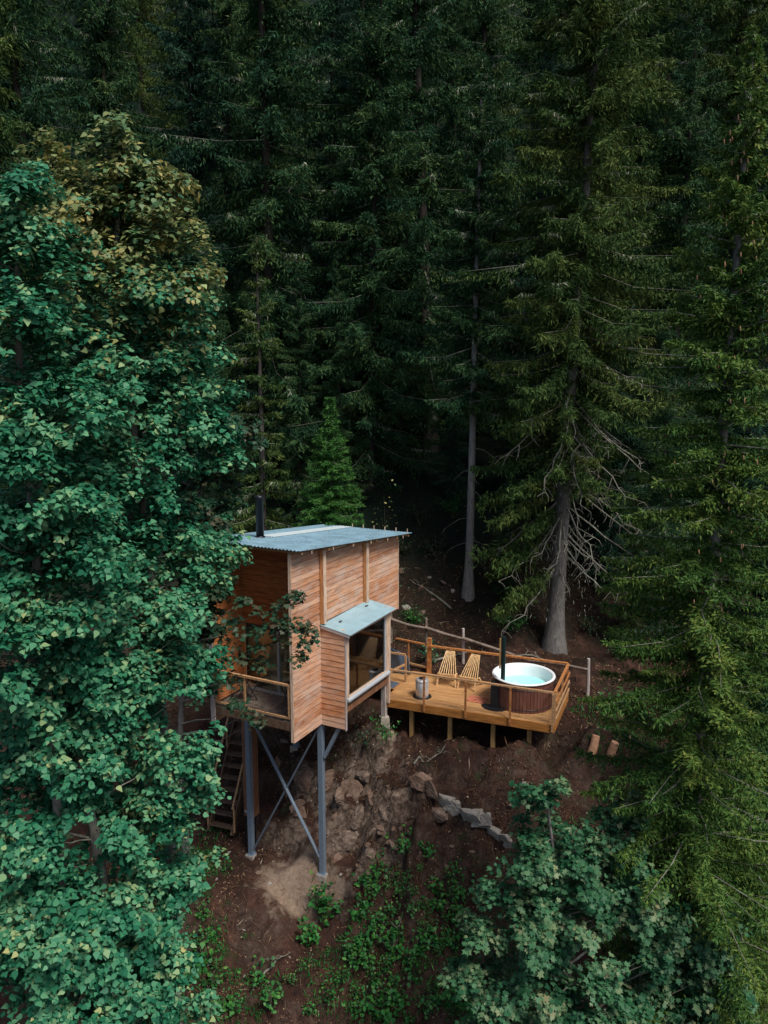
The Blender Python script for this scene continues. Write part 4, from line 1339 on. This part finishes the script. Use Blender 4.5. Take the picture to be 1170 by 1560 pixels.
# floor plate: half round
mb = MB(); n = 24
v0 = [(0.02, 0, 0)] + [(.46 * math.cos(PI + PI * k / n), .46 * math.sin(PI + PI * k / n), 0) for k in range(n + 1)]
v1 = [(a_[0], a_[1], .008) for a_ in v0]
mb.add(v0 + v1, [tuple(range(len(v0) - 1, -1, -1)), tuple(range(len(v0), 2 * len(v0)))] + [(i, (i + 1) % len(v0), len(v0) + (i + 1) % len(v0), len(v0) + i) for i in range(len(v0))])
fp = mb.build('floor_plate', M['black']); fp.location = SP + Vector((-.1, .12, .004)); fp.rotation_euler.z = DA
tag(fp, 'black half round floor plate under the tub stove', 'floor plate')
rug = MB().box(-.30, .30, -.24, .24, 0, .012).build('rug', M['rug']); rug.location = dk(2.72, 1.0, .003); rug.rotation_euler.z = DA - .1
tag(rug, 'small red patterned rug on the deck before the hot tub', 'rug')
# steel bin
dp = dk(1.02, .62)
dr = empty('steel_bin', dp, 0, 'shiny stainless steel bin with a lid on the deck near the cabin', 'bin')
MB().lathe([(0, .004), (.205, .004), (.21, .02), (.21, .54), (.20, .55)], 40).build('bin_body', M['inox'], dr)
MB().lathe([(.214, .50), (.216, .55), (.18, .585), (.14, .592), (0, .592)], 40).build('lid', M['inox'], dr)
MB().lathe([(.0, .594), (.11, .594), (.10, .612), (0, .612)], 24).build('lid_cap', M['black'], dr)
MB().lathe([(0.212, .001), (.30, .001), (.30, .010), (0.212, .010)], 32).build('black_ring', M['black'], dr)  # flat black ring on the boards around the bin


def stick_chair(loc, rz, label, group):
    c = empty('stick_chair', loc, rz, label, 'chair', group)
    n = 8
    # local -y is the front
    for i in range(n):
        u = (i / (n - 1) - .5) * 2
        bm = MB().bar((u * .30, -.16, .30), (u * .135, .46, .96), .026, .020, (0, 1, 0))
        bm.build('back_slat', M['chair'], c)
    for i in range(n - 1):
        u = ((i + .5) / (n - 1) - .5) * 2
        MB().bar((u * .27, -.30, .42), (u * .25, .26, .22), .034, .02).build('seat_slat', M['chair'], c)
    for sx in (-1, 1):
        MB().bar((sx * .31, -.34, .0), (sx * .27, -.24, .43), .042, .042).build('leg', M['chair'], c)
        MB().bar((sx * .27, .40, .0), (sx * .27, .10, .32), .042, .042).build('leg', M['chair'], c)
    MB().bar((-.30, -.27, .38), (.30, -.27, .38), .03, .04).build('front_bar', M['chair'], c)
    MB().bar((-.14, .43, .90), (.14, .43, .90), .02, .03).build('top_bar', M['chair'], c)
    return c


stick_chair(dk(1.45, 1.98), DA + .12, 'slatted wooden lounge chair on the deck, the one nearer the cabin', 'slatted chairs on the deck')
stick_chair(dk(2.22, 1.95), DA - .12, 'slatted wooden lounge chair on the deck, the one nearer the hot tub', 'slatted chairs on the deck')
# indoors, seen through the picture window


def cb_(s, w, z=0): return Vector((CO.x + s * math.cos(CA) - w * math.sin(CA), CO.y + s * math.sin(CA) + w * math.cos(CA), z))


cu = MB()
pts_ = [(math.sin(i * 1.3) * .03, i * .03) for i in range(20)]
for i in range(19):
    (x0, y0), (x1, y1) = pts_[i], pts_[i + 1]
    cu.hexa([(x0, y0, 0), (x0 + .012, y0, 0), (x1 + .012, y1, 0), (x1, y1, 0), (x0, y0, 1.95), (x0 + .012, y0, 1.95), (x1 + .012, y1, 1.95), (x1, y1, 1.95)])
cuo = cu.build('curtain', M['curtain']); cuo.location = cb_(1.62, -.6, .75); cuo.rotation_euler.z = CA
tag(cuo, 'grey green curtain hanging inside the picture window', 'curtain')
# balcony table and folding chair
bt = empty('bistro_table', cb_(.75, .62, FZ + .002), CA, 'small dark folding bistro table on the cabin balcony', 'table')
MB().lathe([(0, .70), (.27, .70), (.27, .725), (0, .725)], 24).build('table_top', M['old_wood'], bt)
for sx in (-1, 1):
    MB().bar((-.2 * sx, -.17, 0), (.2 * sx, -.17, .70), .022, .022).build('leg', M['black'], bt)
    MB().bar((-.2 * sx, .17, 0), (.2 * sx, .17, .70), .022, .022).build('leg', M['black'], bt)
fc = empty('folding_chair', cb_(.7, 2.1, FZ + .002), CA + 1.2, 'dark folding chair on the cabin balcony beside its left wall', 'chair')
MB().box(-.2, .2, -.2, .2, .44, .465).build('seat', M['stair'], fc)
MB().hexa([(-.2, .19, .62), (.2, .19, .62), (.2, .215, .62), (-.2, .215, .62), (-.2, .24, .86), (.2, .24, .86), (.2, .265, .86), (-.2, .265, .86)]).build('backrest', M['stair'], fc)
for sx in (-1, 1):
    MB().bar((sx * .215, -.2, 0), (sx * .215, .25, .88), .022, .022).build('leg', M['black'], fc)
    MB().bar((sx * .215, .22, 0), (sx * .215, -.19, .455), .022, .022).build('leg', M['black'], fc)

# ------------------------------------------------------------------ rustic fence behind the deck
fp_ = [(.25, 27.4), (1.5, 26.95), (2.77, 26.45), (5.0, 25.35), (6.62, 24.35)]
fz = [gz_at(*p) for p in fp_]
fence = empty('rustic_fence', (fp_[0][0], fp_[0][1], fz[0]), 0, 'old grey log fence on thin posts behind the deck', 'fence')
o0 = Vector((fp_[0][0], fp_[0][1], fz[0]))
for i, ((x, y), z) in enumerate(zip(fp_, fz)):
    p_ = Vector((x, y, z)) - o0
    MB().tube([p_ + Vector((0, 0, -.3)), p_ + Vector((.01, 0, .4)), p_ + Vector((-.01, 0, 1.25 if i != 3 else 1.0))], [.06, .057, .05], 8).build('fence_post', M['old_wood'] if i < 2 else M['grey_trim'], fence)
for i in range(4):
    a_ = Vector((*fp_[i], fz[i] + .92)) - o0; b_ = Vector((*fp_[i + 1], fz[i + 1] + .90)) - o0
    off = Vector((-.04, -.07, 0))
    m_ = a_.lerp(b_, .5) + Vector((0, 0, -.05 + .03 * i))
    MB().tube([a_ + off, m_ + off, b_ + off], [.06, .052, .042], 8).build('fence_rail', M['old_wood'], fence)

# ------------------------------------------------------------------ rocks
def rock_mesh(seed, sub=3, amp=.35, flat=1.0):
    import bmesh
    bm = bmesh.new()
    bmesh.ops.create_icosphere(bm, subdivisions=sub, radius=1)
    rg = random.Random(seed)
    off = Vector((rg.uniform(0, 50), rg.uniform(0, 50), rg.uniform(0, 50)))
    planes = [(Vector((rg.gauss(0, 1), rg.gauss(0, 1), rg.gauss(0, 1))).normalized(), rg.uniform(.28, .60)) for _ in range(10)]
    for v in bm.verts:
        for n, d in planes:
            k = v.co.dot(n) - d
            if k > 0: v.co -= n * k
        v.co += v.co.normalized() * amp * .12 * (mn.fractal(v.co * 1.7 + off, .8, 2, 4))
        k = (v.co.z * 1.0 + v.co.x * .35) * 4 + off.x
        v.co += Vector((v.co.x, v.co.y, 0)) * (.10 * ((k % 1.0) - .5))
    me = bpy.data.meshes.new('rock')
    bm.to_mesh(me); bm.free()
    return me


RM = [rock_mesh(i, 4) for i in range(8)]
for m_ in RM: m_.materials.append(M['rock'])
RP = [rock_mesh(20 + i, 4) for i in range(4)]
for m_ in RP: m_.materials.append(M['rock_pale'])
rr = random.Random(12)


def rock(px, py, size, label, group=None, pale=False, sink=.42, rot=None, squash=None):
    p = on_ground(px, py)
    me = rr.choice(RP if pale else RM)
    o = bpy.data.objects.new('rock', me)
    COL.objects.link(o)
    sx, sy, sz = squash or (rr.uniform(.8, 1.4), rr.uniform(.7, 1.1), rr.uniform(.5, .9))
    o.scale = (size * sx, size * sy, size * sz)
    o.rotation_euler = rot or (rr.uniform(-.4, .4), rr.uniform(-.4, .4), rr.uniform(0, 6.28))
    o.location = p + Vector((0, 0, size * sz * (.42 - sink)))
    tag(o, label, 'rock', group)
    return o


rock(799, 1195, .17, 'single pale grey stone lying below the right end of the deck', pale=True)
BAND = 'slabs of the slanting rock band'
pa, pb = on_ground(640, 1202), on_ground(778, 1288)
bdir = (pb - pa)
byaw = math.atan2(bdir.y, bdir.x); bpit = math.atan2(-bdir.z, math.hypot(bdir.x, bdir.y))
for q, sz, pl in ((0, .42, 0), (.12, .40, 0), (.26, .42, 1), (.40, .38, 1), (.53, .42, 1), (.66, .36, 1), (.79, .34, 1), (.91, .28, 1), (1.0, .2, 1), (.2, .36, 0)):
    p_ = pa.lerp(pb, q)
    o = rock(640 + 138 * q, 1202 + 86 * q + (26 if q == .2 else 0), sz, 'jagged slab in the grey rock band slanting down below the deck', BAND, pale=bool(pl), squash=(1.55, .75, 1.15), sink=.22,
             rot=(rr.uniform(-.2, .5), bpit + rr.uniform(-.15, .15), byaw + rr.uniform(-.2, .2)))
for px, py, sz in ((506, 1185, .45), (530, 1200, .50), (515, 1235, .55), (548, 1235, .50), (528, 1272, .55), (555, 1278, .45), (512, 1305, .42), (565, 1215, .40), (540, 1315, .38), (500, 1262, .40), (470, 1185, .5), (440, 1200, .45), (570, 1300, .34), (455, 1232, .4), (585, 1240, .4), (425, 1165, .4)):
    rock(px, py, sz, 'angular tan rock in the cut rock face behind and beside the steel legs', 'rocks of the cut rock face', squash=(1.0, .5, 1.1), sink=.82, rot=(rr.uniform(-.5, -.1), rr.uniform(-.35, .35), rr.uniform(-.7, .9)))
for px, py, sz in ((585, 1250, .13), (600, 1265, .15), (612, 1280, .13), (595, 1285, .16), (580, 1275, .12), (618, 1300, .14), (605, 1305, .12), (570, 1255, .11), (625, 1270, .12)):
    o = rock(px, py, sz, 'angular reddish rock in the broken heap in mid slope', 'broken reddish rocks in mid slope')
rock(536, 1265, .34, 'tall upright brown rock face right of the right steel leg', squash=(.6, .6, 2.2), rot=(.15, .05, .3))
rock(520, 1215, .30, 'blocky tan rock just right of the right steel leg', squash=(1.0, .7, 1.1), rot=(.1, .1, .8))
rock(600, 1290, .22, 'reddish broken rock in the middle of the bare slope', squash=(1.2, .8, .8))
rock(578, 1262, .2, 'reddish rock above the broken red rock in the bare slope', squash=(1.3, .8, .7))
rock(560, 1185, .28, 'mossy rock below the concrete footing of the cabin', squash=(1.3, 1, .8))
rock(432, 1130, .26, 'grey boulder in the shade under the cabin floor', squash=(1.4, .8, .6))
rock(455, 1240, .30, 'large dark boulder behind the crossed steel braces', squash=(1.3, .9, .9))
rock(640, 898, .28, 'mossy stone in the bank behind the cabin beside the thin trunk')
for px, py in [(612, 872), (655, 880), (600, 905), (635, 868), (675, 888), (690, 900), (618, 925), (660, 915), (640, 935), (588, 918)]:
    rock(px, py, rr.uniform(.12, .26), 'loose stone in the earth bank right of the cabin wall', 'stones in the bank beside the cabin', pale=rr.random() < .6)
for px, py in [(500, 1230), (545, 1225), (520, 1300), (545, 1320), (510, 1345), (555, 1350), (590, 1320), (610, 1265), (630, 1245), (660, 1250), (690, 1290), (655, 1185), (620, 1165), (700, 1160), (735, 1165), (770, 1180), (590, 1200), (570, 1235),
               (640, 1300), (680, 1320), (610, 1400), (630, 1470), (580, 1500), (680, 1490), (720, 1300), (780, 1230), (840, 1190), (475, 1310), (395, 1330), (360, 1370), (530, 1330), (560, 1290)]:
    rock(px, py, rr.uniform(.05, .13), 'brown stone half sunk in the bare slope below the cabin and deck', 'stones on the bare slope')
for px, py in [(410, 1345), (348, 1300), (372, 1420), (372, 1490), (385, 1510), (495, 1495), (520, 1335), (640, 1375), (330, 1340), (560, 1530), (650, 1545), (600, 1520), (440, 1460), (350, 1540), (318, 1470)]:
    rock(px, py, rr.uniform(.04, .075), 'small pale pebble lying on the dark soil', 'pale pebbles on the soil', pale=True)
# fresh cut logs right of the deck
for px, py, lab in ((903, 1143, 'fresh cut log standing right of the deck, the one nearer the deck'), (930, 1152, 'fresh cut log standing right of the deck, the one farther from the deck')):
    p_ = on_ground(px, py, 18)
    lo = MB().tube([(0, 0, -.1), (.02, 0, .15), (.10, 0, .42)], [.13, .12, .11], 14).build('cut_log', M['log_end'])
    lo.location = p_; lo.rotation_euler = (.25, rr.uniform(-.4, .4), rr.uniform(0, 6))
    tag(lo, lab, 'log')
# fallen log on the bank behind
p_ = aty(690, 985, 27.2)

# ------------------------------------------------------------------ plants
def leafy_plant(name, loc, label, mat, seed, h, r, n, size, shape, group=None, cat='plant', stems=6):
    rng = np.random.default_rng(seed)
    root = empty(name, loc, rng.uniform(0, 6.28), label, cat, group)
    P, N_ = [], []
    sb = MB()
    for k in range(stems):
        a = rng.uniform(0, 6.28); q = rng.uniform(.3, 1)
        tipp = np.array([math.cos(a) * r * q, math.sin(a) * r * q, h * rng.uniform(.55, 1)])
        sb.tube([(0, 0, -.08), tuple(tipp * np.array([.4, .4, .6])), tuple(tipp)], [.012, .009, .004], 5, False)
        m = n // stems
        t_ = rng.uniform(.3, 1.05, m)
        ps = tipp * np.stack([t_ ** 1.3, t_ ** 1.3, t_], 1) + rng.normal(0, .09 * h + .05, (m, 3))
        P.append(ps); N_.append(np.array([0, -.2, .8]) + rng.normal(0, .4, (m, 3)))
    P = np.concatenate(P); N_ = np.concatenate(N_)
    P[:, 2] = np.maximum(P[:, 2], .02)
    link('foliage', np_mesh('foliage', leaves(P, N_, size * rng.uniform(.6, 1.3, len(P)), rng, shape), len(shape), rng.uniform(0, 1, len(P))), mat, root)
    sb.build('stems', M['stem'], root)['kind'] = 'stuff'
    return root


leafy_plant('leafy_bush', on_ground(492, 1400), 'bright green leafy bush at the foot of the right steel leg', M['leaf_bright'], 1, .95, .5, 210, .13, LEAF_ROUND, cat='bush')
leafy_plant('leafy_bush', on_ground(480, 1435), 'low bright green bush just below the bush at the right steel leg', M['leaf_bright'], 2, .45, .5, 120, .11, LEAF_ROUND, cat='bush')
leafy_plant('sapling', on_ground(588, 1135), 'young sapling with mixed green leaves between bay window and deck', M['leaf_bright'], 3, .75, .5, 180, .07, LEAF_SMALL, cat='sapling')
leafy_plant('sapling', on_ground(560, 1140), 'reddish leaved sapling under the picture window', M['leaf_dark'], 4, .6, .35, 100, .07, LEAF_SMALL, cat='sapling')
leafy_plant('leafy_bush', on_ground(925, 1085, 18), 'feathery green bush on the slope right of the deck', M['leaf_bright'], 5, .8, .6, 240, .07, LEAF_SMALL, cat='bush')
leafy_plant('leafy_bush', on_ground(548, 1010, 20), 'low bush under the bay window floor', M['leaf_dark'], 6, .5, .4, 100, .07, LEAF_SMALL, cat='bush')
leafy_plant('sapling', ground_pt(0.1, 29.3), 'thin pale leaved sapling behind the roof beside the young spruce', M['leaf_gold'], 7, 4.2, .35, 150, .10, LEAF_SMALL, cat='sapling', stems=4)
leafy_plant('leafy_bush', on_ground(655, 1010, 25.8), 'green bush behind the netting at the back left of the deck', M['leaf_teal'], 8, .8, .5, 170, .08, LEAF_ROUND, cat='bush')
pp = random.Random(3)
PL = [leafy_plant('wild_plant', (0, 0, 0), None, M['leaf_bright'], 30 + k, h_, r_, n_, s_, sh) for k, (h_, r_, n_, s_, sh) in enumerate(
    [(.4, .32, 70, .085, LEAF_SMALL), (.3, .36, 60, .10, LEAF_ROUND), (.5, .26, 80, .07, LEAF_SMALL)])]
first = [True] * 3
spots = [(575, 1330), (600, 1345), (640, 1330), (660, 1360), (610, 1370), (555, 1380), (585, 1410), (630, 1400), (655, 1420), (680, 1440), (640, 1450), (600, 1450), (560, 1440), (545, 1470), (570, 1500), (540, 1520), (610, 1530), (660, 1510), (690, 1475),
         (700, 1400), (690, 1350), (705, 1540), (530, 1545), (500, 1530), (420, 1520), (415, 1540), (310, 1400), (325, 1430), (320, 1330), (345, 1330), (300, 1370), (290, 1500), (460, 1480), (620, 1300), (545, 1400), (718, 1440), (580, 1550), (650, 1300), (565, 1345), (590, 1360), (620, 1350), (645, 1385), (670, 1385), (700, 1370), (715, 1400), (640, 1420), (665, 1440), (690, 1440), (620, 1470), (650, 1475), (585, 1480), (635, 1500), (675, 1530), (620, 1555), (560, 1480), (600, 1510), (700, 1510), (575, 1430), (310, 1470), (300, 1440), (335, 1450), (320, 1510), (570, 1365), (600, 1395), (630, 1365), (650, 1400), (680, 1405), (605, 1425), (648, 1435), (595, 1465), (630, 1485), (668, 1460), (655, 1550), (690, 1550), (600, 1530), (550, 1545), (535, 1460), (340, 1540), (310, 1545), (700, 1450), (715, 1480), (575, 1525), (360, 1545), (470, 1545), (445, 1500), (395, 1500), (520, 1500)]
for px, py in spots:
    k = pp.randrange(3)
    o = PL[k] if first[k] else copy_tree(PL[k])
    first[k] = False
    o.location = on_ground(px, py)
    s_ = pp.uniform(.5, 1.6)
    o.scale = (s_, s_, s_); o.rotation_euler.z = pp.uniform(0, 6.28)
    tag(o, 'small bright green wild plant on the dark slope', 'plant', 'wild plants on the dark slope')

# shrubs on the bank behind the cabin and deck
for k, (px, py, y0, h_, r_, m_, lab) in enumerate([
    (618, 845, 26, .8, .7, 'leaf_dark', 'dark shrub at the back corner of the cabin roof'), (665, 850, 27, .9, .8, 'leaf_dark', 'dark shrub left of the foot of the thin pale trunk'),
    (640, 800, 29, 1.0, .9, 'leaf_dark', 'dark shrub on the left edge of the bare path'), (690, 790, 29, 1.0, .8, 'leaf_bright', 'green shrub on the right edge of the bare path'),
    (760, 900, 26, .8, .9, 'leaf_dark', 'dark shrub between the thin pale trunk and the big grey trunk'), (780, 960, 25.8, .6, .8, 'leaf_bright', 'low green shrub left of the foot of the big grey trunk'),
    (940, 1000, 23, .8, .8, 'leaf_dark', 'dark shrub right of the right fence post'), (900, 965, 25, .7, .7, 'leaf_dark', 'dark shrub right of the foot of the big grey trunk'),
    (630, 950, 25.5, .6, .6, 'leaf_bright', 'green shrub on the bank above the small gate'), (590, 900, 26, .7, .6, 'leaf_dark', 'dark shrub under the overhanging back of the cabin')]):
    leafy_plant('bank_shrub', on_ground(px, py, y0), lab, M[m_], 60 + k, h_, r_, 420, .075, LEAF_SMALL, cat='shrub', stems=9)
# fallen branches
for px, py, y0, l, a, lab in [(700, 1000, 25.9, 2.6, .3, 'long fallen dead branch lying behind the deck'), (600, 1440, 14, .8, 1.0, 'short dead branch lying among the wild plants'), (420, 1470, 14, .9, .5, 'dead stick lying on the dark soil below the sand'),
                              (655, 905, 26.5, 1.8, 2.6, 'fallen dead branch on the bank beside the thin pale trunk'), (800, 1000, 25.8, 1.6, .1, 'fallen dead branch at the foot of the big grey trunk'), (655, 1160, 19, 1.0, .2, 'dead stick on the soil below the deck')]:
    p_ = on_ground(px, py, y0)
    bm_ = MB(); e_ = Vector((math.cos(a), math.sin(a), 0)); pts = []
    for q in range(7):
        w_ = p_ + e_ * (q / 6 - .5) * l
        pts.append(Vector((w_.x, w_.y, gz_at(w_.x, w_.y) + .05 + .02 * math.sin(q * 2.1))) - p_)
    bm_.tube(pts, [.04 * l ** .3 * (1 - q / 8) for q in range(7)], 7)
    for q in (2, 3, 4, 5): bm_.tube([pts[q], pts[q] + Vector((rr.uniform(-.2, .2), rr.uniform(-.2, .2), .12)), pts[q] + Vector((rr.uniform(-.4, .4), rr.uniform(-.4, .4), .16))], [.014, .01, .004], 5)
    o = bm_.build('fallen_branch', M['dead']); o.location = p_
    tag(o, lab, 'branch')

# low ground cover and litter
rg = np.random.default_rng(44)
n = 70000
X = rg.uniform(-9, 9.5, n); Y = rg.uniform(15.6, 31, n)
dens = vnoise(X * .9, Y * .9, 5) * .6 + vnoise(X * 2.3, Y * 2.3, 8) * .4
sand = np.sqrt(((X + 2.6) / 1.7) ** 2 + ((Y - 21.1) / 1.3) ** 2) < 1
kp = (dens > .42) & ~sand
X, Y = X[kp], Y[kp]
Z = np.array([gz_at(a_, b_) for a_, b_ in zip(X, Y)])
P = np.stack([X, Y, Z + .02], 1)
pl = leaves(P, np.array([0, -.3, .9]) + rg.normal(0, .5, (len(P), 3)), rg.uniform(.018, .07, len(P)), rg, LEAF_SMALL)
tag(link('leaf_litter', np_mesh('leaf_litter', pl, 6), M['litter']), kind='stuff')
n = 5200
X = rg.uniform(-9, 9.5, n); Y = rg.uniform(15.6, 32, n)
Z = np.array([gz_at(a_, b_) for a_, b_ in zip(X, Y)])
P = np.stack([X, Y, Z + .015], 1)
a_ = rg.uniform(0, 6.28, n); st_ = .12
GX = np.array([(gz_at(x_ + st_, y_) - gz_at(x_ - st_, y_)) / (2 * st_) for x_, y_ in zip(X, Y)]); GY = np.array([(gz_at(x_, y_ + st_) - gz_at(x_, y_ - st_)) / (2 * st_) for x_, y_ in zip(X, Y)])
D = np.stack([np.cos(a_), np.sin(a_), np.cos(a_) * GX + np.sin(a_) * GY + rg.normal(.05, .08, n)], 1); D /= np.linalg.norm(D, axis=1)[:, None]
tag(link('twig_litter', np_mesh('twig_litter', kites(P, D, rg.uniform(.10, .55, n), rg.uniform(.004, .012, n), rg, .6), 4), M['litter']), kind='stuff')
n = 150
U, V_ = rg.uniform(.1, DL - .1, n), rg.uniform(.1, DD - .1, n)
P = np.array([tuple(dk(a_, b_, .006)) for a_, b_ in zip(U, V_) if (a_ - DL + 1.19) ** 2 + (b_ - 1.36) ** 2 > 1.0])
o = tag(link('fallen_leaves', np_mesh('fallen_leaves', leaves(P, np.array([0, 0, 1.0]) + rg.normal(0, .12, (len(P), 3)), rg.uniform(.02, .05, len(P)), rg, LEAF_SMALL), 6), M['litter']), kind='stuff')
n = 260
U, V_ = rg.uniform(RS0, RS1 - .1, n), rg.uniform(RW0, RW1, n)
P = np.array([tuple(cb_(a_, b_, mainz(a_, b_) + .02)) for a_, b_ in zip(U, V_)])
tag(link('roof_leaves', np_mesh('roof_leaves', leaves(P, np.array([0, 0, 1.0]) + rg.normal(0, .15, (n, 3)), rg.uniform(.015, .045, n), rg, LEAF_SMALL), 6), M['litter']), kind='stuff')
n = 30000
X = rg.uniform(-9, 9.5, n); Y = rg.uniform(15.6, 24, n)
dens = vnoise(X * .8 + 9, Y * .8, 15) * .55 + vnoise(X * 2.1, Y * 2.1, 18) * .45
sand = np.sqrt(((X + 2.6) / 1.9) ** 2 + ((Y - 21.1) / 1.5) ** 2) < 1
kp = (dens > .42) & ~sand & ~((Y > 20.3) & (X > -5) & (X < 6))
X, Y = X[kp], Y[kp]
Z = np.array([gz_at(a_, b_) for a_, b_ in zip(X, Y)])
P = np.stack([X, Y, Z], 1)
D = np.array([0, -.15, .8]) + rg.normal(0, .45, (len(P), 3)); D /= np.linalg.norm(D, axis=1)[:, None]
gk = kites(P, D, rg.uniform(.08, .28, len(P)), rg.uniform(.008, .024, len(P)), rg)
tag(link('grass', np_mesh('grass', gk, 4, rg.uniform(0, .8, len(P))), M['leaf_bright']), kind='stuff')

# ------------------------------------------------------------------ light
SUN = Vector((.36, -.42, .86)).normalized()
w = bpy.data.worlds.new('World'); scene.world = w; w.use_nodes = True
nt = w.node_tree
sky = nt.nodes.new('ShaderNodeTexSky'); sky.sky_type = 'NISHITA'; sky.sun_disc = False
sky.sun_elevation = math.asin(SUN.z); sky.sun_rotation = math.atan2(SUN.x, SUN.y)
sky.air_density = 1.0; sky.dust_density = 2.5; sky.ozone_density = 1.5
nt.links.new(sky.outputs[0], nt.nodes['Background'].inputs['Color'])
nt.nodes['Background'].inputs['Strength'].default_value = .07
sl = bpy.data.lights.new('sun', 'SUN'); sl.energy = 2.3; sl.angle = R(18); sl.color = (1, .95, .88)
so_ = bpy.data.objects.new('sun', sl); COL.objects.link(so_)
so_.rotation_euler = SUN.to_track_quat('Z', 'Y').to_euler()
so_.location = SUN * 60
vs_ = scene.view_settings
vs_.view_transform = 'Standard'; vs_.look = 'None'; vs_.gamma = 1; vs_.exposure = 0.8
scene.cycles.max_bounces = 6; scene.cycles.diffuse_bounces = 3; scene.cycles.transparent_max_bounces = 12
scene.cycles.use_denoising = True
